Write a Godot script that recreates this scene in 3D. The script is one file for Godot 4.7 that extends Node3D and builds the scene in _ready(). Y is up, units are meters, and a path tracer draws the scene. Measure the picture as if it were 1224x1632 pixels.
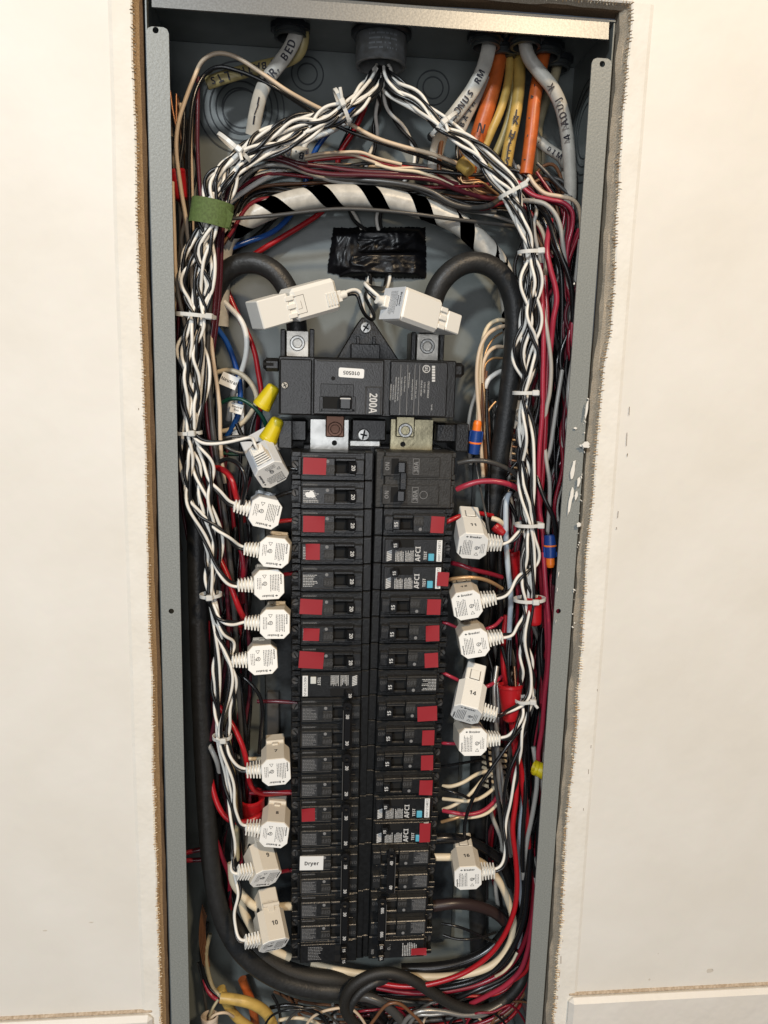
extends Node3D

# Camera pose, worked out from the panel's edges. x right, y up, z out of the wall; the panel's front flange lies at z = 0.
const CAM := Vector3(-0.0557, 0.11775, 0.64943)
const RIGHT := Vector3(0.99528064, 0.02679512, 0.09326561)
const DOWN := Vector3(0.0096807, -0.98374296, 0.17932114)
const AHEAD := Vector3(0.09655432, -0.17757198, -0.97935972)

var rng := RandomNumberGenerator.new()
var M := {}
var tops := {}
var font: SystemFont
var font_mono: SystemFont

# ---------------------------------------------------------------- mesh buffer
class MB:
	var v := PackedVector3Array()
	var n := PackedVector3Array()
	var uv := PackedVector2Array()
	var ix := PackedInt32Array()

	func face(p: Array, inside: Vector3) -> void:
		var c := Vector3.ZERO
		for q in p: c += q
		c /= p.size()
		var nn := Vector3.ZERO
		for i in p.size():
			nn += (p[i] - c).cross(p[(i + 1) % p.size()] - c)
		nn = nn.normalized()
		var flip := nn.dot(c - inside) < 0.0
		if flip: nn = -nn
		var b := v.size()
		for q in p:
			v.append(q); n.append(nn); uv.append(Vector2(q.x, q.y) * 20.0)
		for i in range(1, p.size() - 1):
			if flip: ix.append_array([b, b + i, b + i + 1])
			else: ix.append_array([b, b + i + 1, b + i])

	func sheet(p: Array, toward: Vector3) -> void:
		var c := Vector3.ZERO
		for q in p: c += q
		face(p, c / p.size() - toward)

	func cbox(x: Transform3D, s: Vector3, b := 0.0004) -> void:
		var h := s * 0.5
		b = minf(b, minf(h.x, minf(h.y, h.z)) * 0.9)
		var c := x.origin
		var g := func(sx, sy, sz, k) -> Vector3:
			var q := Vector3(sx * (h.x - (0.0 if k == 0 else b)), sy * (h.y - (0.0 if k == 1 else b)), sz * (h.z - (0.0 if k == 2 else b)))
			return x * q
		for s1 in [-1.0, 1.0]:
			face([g.call(s1, -1.0, -1.0, 0), g.call(s1, 1.0, -1.0, 0), g.call(s1, 1.0, 1.0, 0), g.call(s1, -1.0, 1.0, 0)], c)
			face([g.call(-1.0, s1, -1.0, 1), g.call(1.0, s1, -1.0, 1), g.call(1.0, s1, 1.0, 1), g.call(-1.0, s1, 1.0, 1)], c)
			face([g.call(-1.0, -1.0, s1, 2), g.call(1.0, -1.0, s1, 2), g.call(1.0, 1.0, s1, 2), g.call(-1.0, 1.0, s1, 2)], c)
			for s2 in [-1.0, 1.0]:
				face([g.call(s1, s2, -1.0, 0), g.call(s1, s2, 1.0, 0), g.call(s1, s2, 1.0, 1), g.call(s1, s2, -1.0, 1)], c)
				face([g.call(s1, -1.0, s2, 0), g.call(s1, 1.0, s2, 0), g.call(s1, 1.0, s2, 2), g.call(s1, -1.0, s2, 2)], c)
				face([g.call(-1.0, s1, s2, 1), g.call(1.0, s1, s2, 1), g.call(1.0, s1, s2, 2), g.call(-1.0, s1, s2, 2)], c)
				for s3 in [-1.0, 1.0]:
					face([g.call(s1, s2, s3, 0), g.call(s1, s2, s3, 1), g.call(s1, s2, s3, 2)], c)

	# box between two corners, in the frame x
	func bx(x: Transform3D, a: Vector3, e: Vector3, b := 0.0004) -> void:
		var lo := Vector3(minf(a.x, e.x), minf(a.y, e.y), minf(a.z, e.z))
		var hi := Vector3(maxf(a.x, e.x), maxf(a.y, e.y), maxf(a.z, e.z))
		cbox(x * Transform3D(Basis(), (lo + hi) * 0.5), hi - lo, b)

	# straight prism over a convex outline, its top edge chamfered by b
	func prism(x: Transform3D, o: PackedVector2Array, z0: float, z1: float, b := 0.0) -> void:
		var k := o.size()
		var mid := Vector2.ZERO
		for q in o: mid += q
		mid /= k
		var c := x * Vector3(mid.x, mid.y, (z0 + z1) * 0.5)
		var top := []
		var rim := []
		var foot := []
		for i in k:
			var q := o[i]
			var e1 := (o[i] - o[(i + k - 1) % k]).normalized()
			var e2 := (o[(i + 1) % k] - o[i]).normalized()
			var nrm := (e1.orthogonal() + e2.orthogonal()).normalized()
			if nrm.dot(mid - q) < 0.0: nrm = -nrm
			var t := q + nrm * b / maxf(0.4, absf(nrm.dot(e1.orthogonal())))
			top.append(x * Vector3(t.x, t.y, z1))
			rim.append(x * Vector3(q.x, q.y, z1 - b))
			foot.append(x * Vector3(q.x, q.y, z0))
		face(top, c)
		var bottom := foot.duplicate()
		face(bottom, c)
		for i in k:
			var j := (i + 1) % k
			face([foot[i], foot[j], rim[j], rim[i]], c)
			if b > 0.0: face([rim[i], rim[j], top[j], top[i]], c)

	# turned shape about the frame's z axis; profile of (radius, z)
	func lathe(x: Transform3D, prof: PackedVector2Array, sides := 20, ridges := 0, ridge_depth := 0.0) -> void:
		for i in prof.size() - 1:
			var a := prof[i]
			var e := prof[i + 1]
			var d := (e - a)
			if d.length() < 1e-7: continue
			var nn := Vector2(d.y, -d.x).normalized()
			var b := v.size()
			for s in sides + 1:
				var t := TAU * s / sides
				var f := 1.0
				if ridges > 0: f = 1.0 - ridge_depth * (0.5 + 0.5 * cos(t * ridges))
				var r := Vector3(cos(t), sin(t), 0)
				for q in [a, e]:
					v.append(x * Vector3(r.x * q.x * f, r.y * q.x * f, q.y))
					n.append((x.basis * Vector3(r.x * nn.x, r.y * nn.x, nn.y)).normalized())
					uv.append(Vector2(float(s) / sides, q.y * 20.0))
			for s in sides:
				var j := b + s * 2
				ix.append_array([j, j + 1, j + 2, j + 2, j + 1, j + 3])

	# round or flat tube along a path; ref keeps a flat cable's broad side towards it
	func tube(p: PackedVector3Array, rx: float, ry := -1.0, sides := 9, ref := Vector3.ZERO, rough := 0.0) -> void:
		if ry < 0.0: ry = rx
		var k := p.size()
		if k < 2: return
		var b := v.size()
		var side := Vector3.ZERO
		var dist := 0.0
		for i in k:
			var t := (p[mini(i + 1, k - 1)] - p[maxi(i - 1, 0)]).normalized()
			if ref != Vector3.ZERO: side = t.cross(ref)
			elif i == 0: side = t.cross(Vector3(0.31, 0.2, 0.93))
			else: side = side - t * side.dot(t)
			side = side.normalized()
			var up := side.cross(t).normalized()
			if i > 0: dist += p[i].distance_to(p[i - 1])
			for s in sides + 1:
				var a := TAU * s / sides
				var w := 1.0 + rough * sin(dist * 900.0 + a * 2.0) * sin(dist * 370.0)
				v.append(p[i] + (side * cos(a) * rx + up * sin(a) * ry) * w)
				n.append((side * cos(a) / rx + up * sin(a) / ry).normalized())
				uv.append(Vector2(float(s) / sides, dist * 20.0))
		for i in k - 1:
			for s in sides:
				var j := b + i * (sides + 1) + s
				ix.append_array([j, j + 1, j + sides + 1, j + 1, j + sides + 2, j + sides + 1])
		for en in [0, k - 1]:
			var pts := []
			for s in sides: pts.append(v[b + en * (sides + 1) + s])
			face(pts, p[1] if en == 0 else p[k - 2])

	# closed flat band round an ellipse (cable ties)
	func hoop(c: Vector3, ax: Vector3, az: Vector3, along: Vector3, rx: float, rz: float, width: float, thick: float, sides := 28, a0 := 0.0, a1 := TAU) -> void:
		var prev := []
		for s in sides + 1:
			var a := a0 + (a1 - a0) * s / sides
			var o := c + ax * cos(a) * rx + az * sin(a) * rz
			var nn := (ax * cos(a) / rx + az * sin(a) / rz).normalized()
			var ring := [o - along * width * 0.5, o + along * width * 0.5, o + along * width * 0.5 + nn * thick, o - along * width * 0.5 + nn * thick]
			if s > 0:
				var m := Vector3.ZERO
				for q in ring: m += q
				for q in prev: m += q
				m /= 8.0
				for i in 4:
					var j := (i + 1) % 4
					face([prev[i], prev[j], ring[j], ring[i]], m)
			prev = ring

	func mesh() -> ArrayMesh:
		var a := []
		a.resize(Mesh.ARRAY_MAX)
		a[Mesh.ARRAY_VERTEX] = v
		a[Mesh.ARRAY_NORMAL] = n
		a[Mesh.ARRAY_TEX_UV] = uv
		a[Mesh.ARRAY_INDEX] = ix
		var m := ArrayMesh.new()
		m.add_surface_from_arrays(Mesh.PRIMITIVE_TRIANGLES, a)
		return m

# ---------------------------------------------------------------- scene helpers
func at(px: float, py: float, zmm: float) -> Vector3:
	var g := RIGHT * (px - 612.0) + DOWN * (py - 816.0) + AHEAD * 1226.0
	return CAM + g * ((zmm * 0.001 - CAM.z) / g.z)

func path(a: Array) -> PackedVector3Array:
	var p := PackedVector3Array()
	for i in range(0, a.size(), 3): p.append(at(a[i], a[i + 1], a[i + 2]))
	return p

func smooth(p: PackedVector3Array, step := 0.004) -> PackedVector3Array:
	var o := PackedVector3Array()
	var k := p.size()
	for i in k - 1:
		var p1 := p[i]
		var p2 := p[i + 1]
		var p0 := p[i - 1] if i > 0 else p1 * 2.0 - p2
		var p3 := p[i + 2] if i + 2 < k else p2 * 2.0 - p1
		var m := maxi(2, int(ceil(p1.distance_to(p2) / step)))
		# tangents held to the span's own length, so uneven spacing does not overshoot
		var d := p1.distance_to(p2)
		var t1 := (p2 - p0).normalized() * d if i > 0 else (p2 - p1)
		var t2 := (p3 - p1).normalized() * d if i + 2 < k else (p2 - p1)
		for j in m:
			var t := float(j) / m
			var t3 := t * t * t
			var tt := t * t
			o.append(p1 * (2 * t3 - 3 * tt + 1) + t1 * (t3 - 2 * tt + t) + p2 * (-2 * t3 + 3 * tt) + t2 * (t3 - tt))
	o.append(p[k - 1])
	return o

func free_name(called: String, parent: Node) -> String:
	if not parent.has_node(called): return called
	var i := 1
	while parent.has_node("%s_%03d" % [called, i]): i += 1
	return "%s_%03d" % [called, i]

func top_name(called: String) -> String:
	var i: int = tops.get(called, 0)
	tops[called] = i + 1
	return called if i == 0 else "%s_%03d" % [called, i]

func tag(o: Node, label: String, category: String, group := "") -> Node:
	o.set_meta("label", label); o.set_meta("category", category)
	if group != "": o.set_meta("group", group)
	return o

func thing(called: String, label: String, category: String, x := Transform3D(), group := "") -> Node3D:
	var o := Node3D.new()
	o.name = top_name(called); add_child(o)
	o.transform = x
	tag(o, label, category, group)
	return o

# one named mesh under parent; the buffer is in world coordinates unless local is set
func part(called: String, mb: MB, mat: Material, parent: Node3D, label := "") -> MeshInstance3D:
	var o := MeshInstance3D.new()
	o.name = free_name(called, parent)
	o.mesh = mb.mesh()
	o.material_override = mat
	parent.add_child(o)
	if label != "": o.set_meta("label", label)
	return o

# a thing that is one mesh, its origin at its first point
func single(called: String, mb: MB, mat: Material, label: String, category: String, group := "") -> MeshInstance3D:
	var c := mb.v[0]
	for i in mb.v.size(): mb.v[i] -= c
	var o := MeshInstance3D.new()
	o.name = top_name(called)
	o.mesh = mb.mesh()
	o.material_override = mat
	o.position = c
	add_child(o)
	tag(o, label, category, group)
	return o

# the same for a thing of several parts given in world coordinates
func shift(mb: MB, c: Vector3) -> MB:
	for i in mb.v.size(): mb.v[i] -= c
	return mb

func text(s: String, x: Transform3D, h: float, mat: Material, parent: Node3D, called := "lettering", thin := false, squeeze := 1.0) -> MeshInstance3D:
	var t := TextMesh.new()
	t.text = s
	t.font = font_mono if thin else font
	t.font_size = 40
	t.pixel_size = 0.001
	t.depth = 0.00018 * 0.029 / h
	t.curve_step = 2.5
	var o := MeshInstance3D.new()
	o.name = free_name(called, parent)
	o.mesh = t
	o.material_override = mat
	o.transform = x * Transform3D(Basis.from_scale(Vector3(squeeze, 1, 1) * (h / 0.029)), Vector3.ZERO)
	parent.add_child(o)
	return o

# rows of small print: each word a thin raised dash
func print_rows(mb: MB, x: Transform3D, w: float, h: float, rows: int, fill := 0.5, ragged := 0.35, word := 0.0016) -> void:
	var pitch := h / rows
	for r in rows:
		var y := h * 0.5 - pitch * (r + 0.5)
		var u := -w * 0.5
		var end := w * 0.5 - w * ragged * rng.randf() * rng.randf()
		while u < end:
			var l := minf(word * rng.randf_range(0.35, 1.6), end - u)
			var g := pitch * fill * 0.5
			mb.sheet([x * Vector3(u, y - g, 0), x * Vector3(u + l, y - g, 0), x * Vector3(u + l, y + g * rng.randf_range(0.7, 1.0), 0), x * Vector3(u, y + g, 0)], x.basis.z)
			u += l + word * 0.28

func ring(mb: MB, x: Transform3D, r: float, w: float, t := 0.0002, sides := 24) -> void:
	mb.lathe(x, PackedVector2Array([Vector2(r + w * 0.5, 0), Vector2(r + w * 0.5, t), Vector2(r - w * 0.5, t), Vector2(r - w * 0.5, 0)]), sides)

func mat(c: Color, rough: float, metal := 0.0, spec := 0.5) -> StandardMaterial3D:
	var m := StandardMaterial3D.new()
	m.albedo_color = c.linear_to_srgb()
	m.roughness = rough
	m.metallic = metal
	m.metallic_specular = spec
	m.cull_mode = BaseMaterial3D.CULL_DISABLED
	return m

func noise_tex(seed_: int, freq: float, lo: Color, hi: Color, size := 512, oct := 4, power := 1.0) -> ImageTexture:
	var f := FastNoiseLite.new()
	f.seed = seed_; f.frequency = freq; f.fractal_octaves = oct
	f.noise_type = FastNoiseLite.TYPE_SIMPLEX
	var g := f.get_seamless_image(size, size)
	var im := Image.create(size, size, true, Image.FORMAT_RGB8)
	for y in size:
		for x in size:
			im.set_pixel(x, y, lo.lerp(hi, pow(g.get_pixel(x, y).r, power)))
	im.generate_mipmaps()
	return ImageTexture.create_from_image(im)

func bump_tex(seed_: int, freq: float, strength: float, size := 512, oct := 3) -> ImageTexture:
	var f := FastNoiseLite.new()
	f.seed = seed_; f.frequency = freq; f.fractal_octaves = oct
	f.noise_type = FastNoiseLite.TYPE_SIMPLEX
	var g := f.get_seamless_image(size, size)
	g.convert(Image.FORMAT_RGB8)
	g.bump_map_to_normal_map(strength)
	g.generate_mipmaps()
	return ImageTexture.create_from_image(g)

func tri(m: StandardMaterial3D, scale: float, albedo: Texture2D = null, normal: Texture2D = null, depth := 1.0, roughmap: Texture2D = null) -> StandardMaterial3D:
	m.uv1_triplanar = true
	m.uv1_world_triplanar = true
	m.uv1_scale = Vector3.ONE * scale
	if albedo: m.albedo_texture = albedo
	if normal:
		m.normal_enabled = true; m.normal_texture = normal; m.normal_scale = depth
	if roughmap: m.roughness_texture = roughmap
	return m

# a wire: one thing, one tube
func wire(called: String, label: String, m: String, r: float, a: Array, group := "", cat := "wire") -> MeshInstance3D:
	var mb := MB.new()
	mb.tube(smooth(path(a)), r * 0.001, -1.0, 8 if r < 4.0 else 16)
	return single(called, mb, M[m], label, cat, group)

# a flat jacketed cable, its broad side to the front
func flat_cable(called: String, label: String, m: String, rx: float, ry: float, a: Array) -> MeshInstance3D:
	var mb := MB.new()
	mb.tube(smooth(path(a)), rx * 0.001, ry * 0.001, 16, Vector3(0, 0, 1))
	return single(called, mb, M[m], label, "cable")

# handwritten marks that follow a cable
func marks(s: String, a: Array, h: float, lift: float, parent: MeshInstance3D, turn := 0.0, m := "ink") -> void:
	var p := smooth(path(a), 0.001)
	var total := 0.0
	for i in range(1, p.size()): total += p[i].distance_to(p[i - 1])
	for k in s.length():
		if s[k] == " ": continue
		var want := total * (k + 0.5) / s.length()
		var d := 0.0
		for i in range(1, p.size()):
			d += p[i].distance_to(p[i - 1])
			if d >= want:
				var t := (p[i] - p[i - 1]).normalized()
				var up := Vector3(0, 0, 1).cross(t).normalized()
				var out := t.cross(up).normalized()
				var b := Basis(t, up, out) * Basis(Vector3(0, 0, 1), turn + rng.randf_range(-0.15, 0.15))
				text(s[k], Transform3D(b, p[i] + out * lift * 0.001 - parent.position), h * 0.001 * rng.randf_range(0.9, 1.12), M[m], parent, "pen_mark")
				break

func _ready() -> void:
	rng.seed = 7
	font = SystemFont.new(); font.font_names = PackedStringArray(["Droid Sans"]); font.font_weight = 700
	font_mono = SystemFont.new(); font_mono.font_names = PackedStringArray(["Droid Sans"])

	var cam := Camera3D.new()
	cam.name = "camera"
	cam.transform = Transform3D(Basis(RIGHT, -DOWN, -AHEAD).orthonormalized(), CAM)
	cam.fov = rad_to_deg(2.0 * atan(816.0 / 1226.0))
	cam.near = 0.02; cam.far = 30.0
	add_child(cam); cam.current = true

	var env := Environment.new()
	env.background_mode = Environment.BG_COLOR
	env.background_color = Color(0.80, 0.86, 0.95)
	env.background_energy_multiplier = 0.075
	env.tonemap_mode = Environment.TONE_MAPPER_LINEAR
	env.tonemap_exposure = 1.12
	env.sdfgi_enabled = true; env.ssao_enabled = true; env.ssil_enabled = true
	var we := WorldEnvironment.new()
	we.name = "environment"; we.environment = env
	add_child(we)

	# warm ceiling lamp above and in front; cool daylight from the room behind the camera
	lamp("ceiling_lamp", Vector3(0.70, 1.70, 2.0), Vector3(0.0, -0.05, 0.0), Vector2(0.16, 0.16), Color(1.0, 0.77, 0.51), 4.3)
	lamp("cool_room_lamp", Vector3(-1.05, 1.40, 2.5), Vector3(0.0, -0.05, 0.0), Vector2(0.22, 0.22), Color(0.90, 0.96, 1.0), 4.4)
	lamp("room_daylight", Vector3(-0.3, -0.05, 2.3), Vector3(0.0, -0.1, 0.0), Vector2(1.2, 1.0), Color(0.96, 0.97, 1.0), 1.25)

	materials()
	wall()
	panel_box()
	back_hardware()
	main_breaker()
	breakers()
	sensors()
	leads()
	heavy_cables()
	jacketed_cables()
	loose_wires()
	bulk_wires()
	small_things()

func lamp(called: String, p: Vector3, aim: Vector3, size: Vector2, c: Color, e: float) -> void:
	var l := AreaLight3D.new()
	l.name = called
	l.area_size = size
	l.area_normalize_energy = true
	l.light_color = c.linear_to_srgb(); l.light_energy = e
	l.area_range = 8.0; l.area_attenuation = 2.0
	l.shadow_enabled = true
	add_child(l)
	l.look_at_from_position(p, aim, Vector3.UP)

func materials() -> void:
	var fine := bump_tex(3, 0.06, 3.0)
	var peel := bump_tex(5, 0.035, 2.0)
	var smudge := noise_tex(11, 0.012, Color(0.80, 0.80, 0.80), Color(1, 1, 1), 512, 5)
	var paint_tone := noise_tex(21, 0.008, Color(0.97, 0.965, 0.955), Color(1, 1, 1), 512, 5)
	var speck := noise_tex(31, 0.12, Color(0.82, 0.82, 0.82), Color(1, 1, 1), 512, 3)
	var paper := noise_tex(41, 0.05, Color(0.70, 0.64, 0.56), Color(1.0, 0.98, 0.95), 512, 5)
	var dust := noise_tex(51, 0.02, Color(0.72, 0.70, 0.66), Color(1, 1, 1), 512, 6, 0.7)

	M.wall = tri(mat(Color(0.78, 0.752, 0.695), 0.52), 1.4, paint_tone, peel, 0.08)
	M.compound = tri(mat(Color(0.80, 0.77, 0.705), 0.75), 6.0, paint_tone, peel, 0.3)
	M.torn_dark = tri(mat(Color(0.24, 0.17, 0.11), 0.95), 22.0, paper, fine, 0.6)
	M.scuff = mat(Color(0.60, 0.55, 0.47), 0.7)
	M.torn = tri(mat(Color(0.66, 0.49, 0.30), 0.95), 30.0, paper, fine, 1.2)
	M.gypsum = tri(mat(Color(0.60, 0.565, 0.50), 0.95), 26.0, paper, fine, 1.2)
	M.crumb = mat(Color(0.78, 0.70, 0.55), 0.9)
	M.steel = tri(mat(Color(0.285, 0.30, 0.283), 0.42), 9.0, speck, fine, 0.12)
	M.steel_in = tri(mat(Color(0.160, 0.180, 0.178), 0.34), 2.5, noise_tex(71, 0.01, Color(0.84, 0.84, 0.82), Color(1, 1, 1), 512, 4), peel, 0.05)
	M.lip = tri(mat(Color(0.21, 0.217, 0.217), 0.36, 0.3), 7.0, speck, fine, 0.03)
	M.groove = mat(Color(0.035, 0.042, 0.045), 0.6)
	M.hole = mat(Color(0.004, 0.004, 0.004), 0.9)
	M.pan = tri(mat(Color(0.035, 0.042, 0.045), 0.45), 6.0, dust, fine, 0.1)

	M.black = tri(mat(Color(0.0115, 0.012, 0.0125), 0.32, 0.0, 0.5), 12.0, dust, fine, 0.22)
	M.black_worn = tri(mat(Color(0.030, 0.029, 0.027), 0.50), 12.0, dust, fine, 0.35)
	M.pad = tri(mat(Color(0.0135, 0.0138, 0.0145), 0.31, 0.0, 0.55), 16.0, dust, fine, 0.25)
	M.pad_old = tri(mat(Color(0.020, 0.021, 0.022), 0.32, 0.0, 0.6), 16.0, dust, fine, 0.25)
	M.edge = mat(Color(0.075, 0.074, 0.072), 0.4)  # lighter tone that paints caught light onto moulded breaker edges
	M.handle = mat(Color(0.009, 0.009, 0.0095), 0.24)
	M.label_grey = mat(Color(0.030, 0.031, 0.033), 0.55)
	M.print_grey = mat(Color(0.20, 0.20, 0.20), 0.7)
	M.print_white = mat(Color(0.56, 0.56, 0.545), 0.7)
	M.print_dim = mat(Color(0.055, 0.055, 0.056), 0.7)
	M.sticker = mat(Color(0.78, 0.78, 0.76), 0.55)
	M.red_sticker = tri(mat(Color(0.30, 0.014, 0.021), 0.55), 20.0, null, fine, 0.2)
	M.test_blue = mat(Color(0.10, 0.42, 0.56), 0.4)
	M.test_white = mat(Color(0.62, 0.62, 0.58), 0.5)
	M.zinc = tri(mat(Color(0.46, 0.46, 0.44), 0.30, 0.85), 6.0, smudge, fine, 0.06)
	M.brass_zinc = tri(mat(Color(0.42, 0.38, 0.25), 0.32, 0.85), 6.0, smudge, fine, 0.06)
	M.screw_dark = mat(Color(0.10, 0.095, 0.09), 0.5, 0.7)
	M.bolt = mat(Color(0.30, 0.27, 0.22), 0.35, 0.9)
	M.rust_bolt = mat(Color(0.16, 0.085, 0.06), 0.45, 0.7)
	M.alum = tri(mat(Color(0.56, 0.54, 0.49), 0.36, 0.7), 8.0, smudge, fine, 0.06)
	M.brown_black = mat(Color(0.030, 0.018, 0.017), 0.36)
	M.copper = mat(Color(0.30, 0.14, 0.07), 0.4, 0.6)
	M.tan_copper = mat(Color(0.58, 0.36, 0.18), 0.4, 0.6)

	M.sensor = mat(Color(0.66, 0.60, 0.50), 0.50)
	M.sensor_white = mat(Color(0.80, 0.78, 0.72), 0.45)
	M.sensor_label = mat(Color(0.86, 0.85, 0.81), 0.62)
	M.sensor_clear = mat(Color(0.62, 0.64, 0.66), 0.35)
	M.sensor_dark = mat(Color(0.17, 0.15, 0.125), 0.6)
	M.text_black = mat(Color(0.012, 0.012, 0.014), 0.7)
	M.text_grey = mat(Color(0.10, 0.10, 0.105), 0.7)
	M.ink = mat(Color(0.008, 0.007, 0.016), 0.6)

	M.lead_white = mat(Color(0.76, 0.735, 0.675), 0.36)
	M.lead_black = mat(Color(0.0085, 0.0085, 0.009), 0.30)
	M.wire_white = mat(Color(0.74, 0.73, 0.69), 0.38)
	M.wire_beige = mat(Color(0.60, 0.47, 0.335), 0.40)
	M.wire_cream = mat(Color(0.66, 0.56, 0.40), 0.42)
	M.wire_grey = mat(Color(0.36, 0.345, 0.315), 0.36)
	M.wire_pale = mat(Color(0.44, 0.50, 0.56), 0.34)
	M.wire_black = mat(Color(0.008, 0.008, 0.0085), 0.26)
	M.wire_dark = mat(Color(0.055, 0.053, 0.05), 0.32)
	M.wire_red = mat(Color(0.36, 0.010, 0.015), 0.30)
	M.wire_pink = mat(Color(0.34, 0.026, 0.050), 0.32)
	M.wire_maroon = mat(Color(0.085, 0.012, 0.020), 0.28)
	M.wire_crimson = mat(Color(0.19, 0.009, 0.020), 0.28)
	M.wire_blue = mat(Color(0.012, 0.075, 0.30), 0.32)
	M.wire_green = mat(Color(0.006, 0.055, 0.035), 0.32)
	M.wire_brown = mat(Color(0.17, 0.075, 0.035), 0.35)
	M.steel_strand = mat(Color(0.33, 0.32, 0.30), 0.33, 0.6)
	M.feeder = tri(mat(Color(0.024, 0.0245, 0.025), 0.46), 10.0, dust, fine, 0.3)
	M.feeder_dusty = tri(mat(Color(0.034, 0.032, 0.029), 0.55), 30.0, noise_tex(61, 0.09, Color(0.45, 0.42, 0.36), Color(1, 1, 1), 256, 3), fine, 0.5)
	M.neutral_white = tri(mat(Color(0.66, 0.63, 0.56), 0.36), 12.0, smudge, fine, 0.15)
	M.tape_black = mat(Color(0.005, 0.005, 0.006), 0.33, 0.0, 0.35)
	M.tape_wrap = mat(Color(0.014, 0.013, 0.013), 0.35)
	M.green_tape = tri(mat(Color(0.105, 0.165, 0.045), 0.75), 30.0, dust, fine, 0.5)
	M.nm_white = tri(mat(Color(0.60, 0.57, 0.50), 0.42), 10.0, smudge, fine, 0.1)
	M.nm_tan = tri(mat(Color(0.46, 0.40, 0.25), 0.42), 10.0, smudge, fine, 0.1)
	M.nm_yellow = tri(mat(Color(0.62, 0.41, 0.105), 0.40), 10.0, smudge, fine, 0.1)
	M.nm_old_yellow = tri(mat(Color(0.42, 0.34, 0.14), 0.40), 10.0, smudge, fine, 0.1)
	M.nm_orange = tri(mat(Color(0.60, 0.13, 0.026), 0.40), 10.0, smudge, fine, 0.1)
	M.nylon = mat(Color(0.62, 0.615, 0.58), 0.36)
	M.nut_yellow = mat(Color(0.66, 0.52, 0.012), 0.34)
	M.nut_red = mat(Color(0.36, 0.008, 0.012), 0.34)
	M.nut_white = mat(Color(0.62, 0.52, 0.42), 0.5)
	M.nut_orange = mat(Color(0.90, 0.20, 0.02), 0.35)
	M.nut_blue = mat(Color(0.012, 0.05, 0.23), 0.35)
	M.pvc = tri(mat(Color(0.20, 0.21, 0.215), 0.30), 10.0, dust, fine, 0.12)
	M.pvc_print = mat(Color(0.28, 0.30, 0.31), 0.5)
	M.fitting = mat(Color(0.016, 0.019, 0.022), 0.4)
	M.fitting_metal = mat(Color(0.11, 0.12, 0.12), 0.35, 0.7)
	M.baseboard = tri(mat(Color(0.76, 0.725, 0.67), 0.5), 2.0, paint_tone, peel, 0.2)
	M.painted_shade = tri(mat(Color(0.66, 0.58, 0.49), 0.9), 9.0, paper, fine, 0.4)  # brownish tone for the soft shade painted along the baseboard top

# ---------------------------------------------------------------- wall round the panel
func edge_noise(f: FastNoiseLite, s: float) -> float:
	return f.get_noise_1d(s * 60.0) + 0.5 * f.get_noise_1d(s * 330.0 + 500.0)

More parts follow.
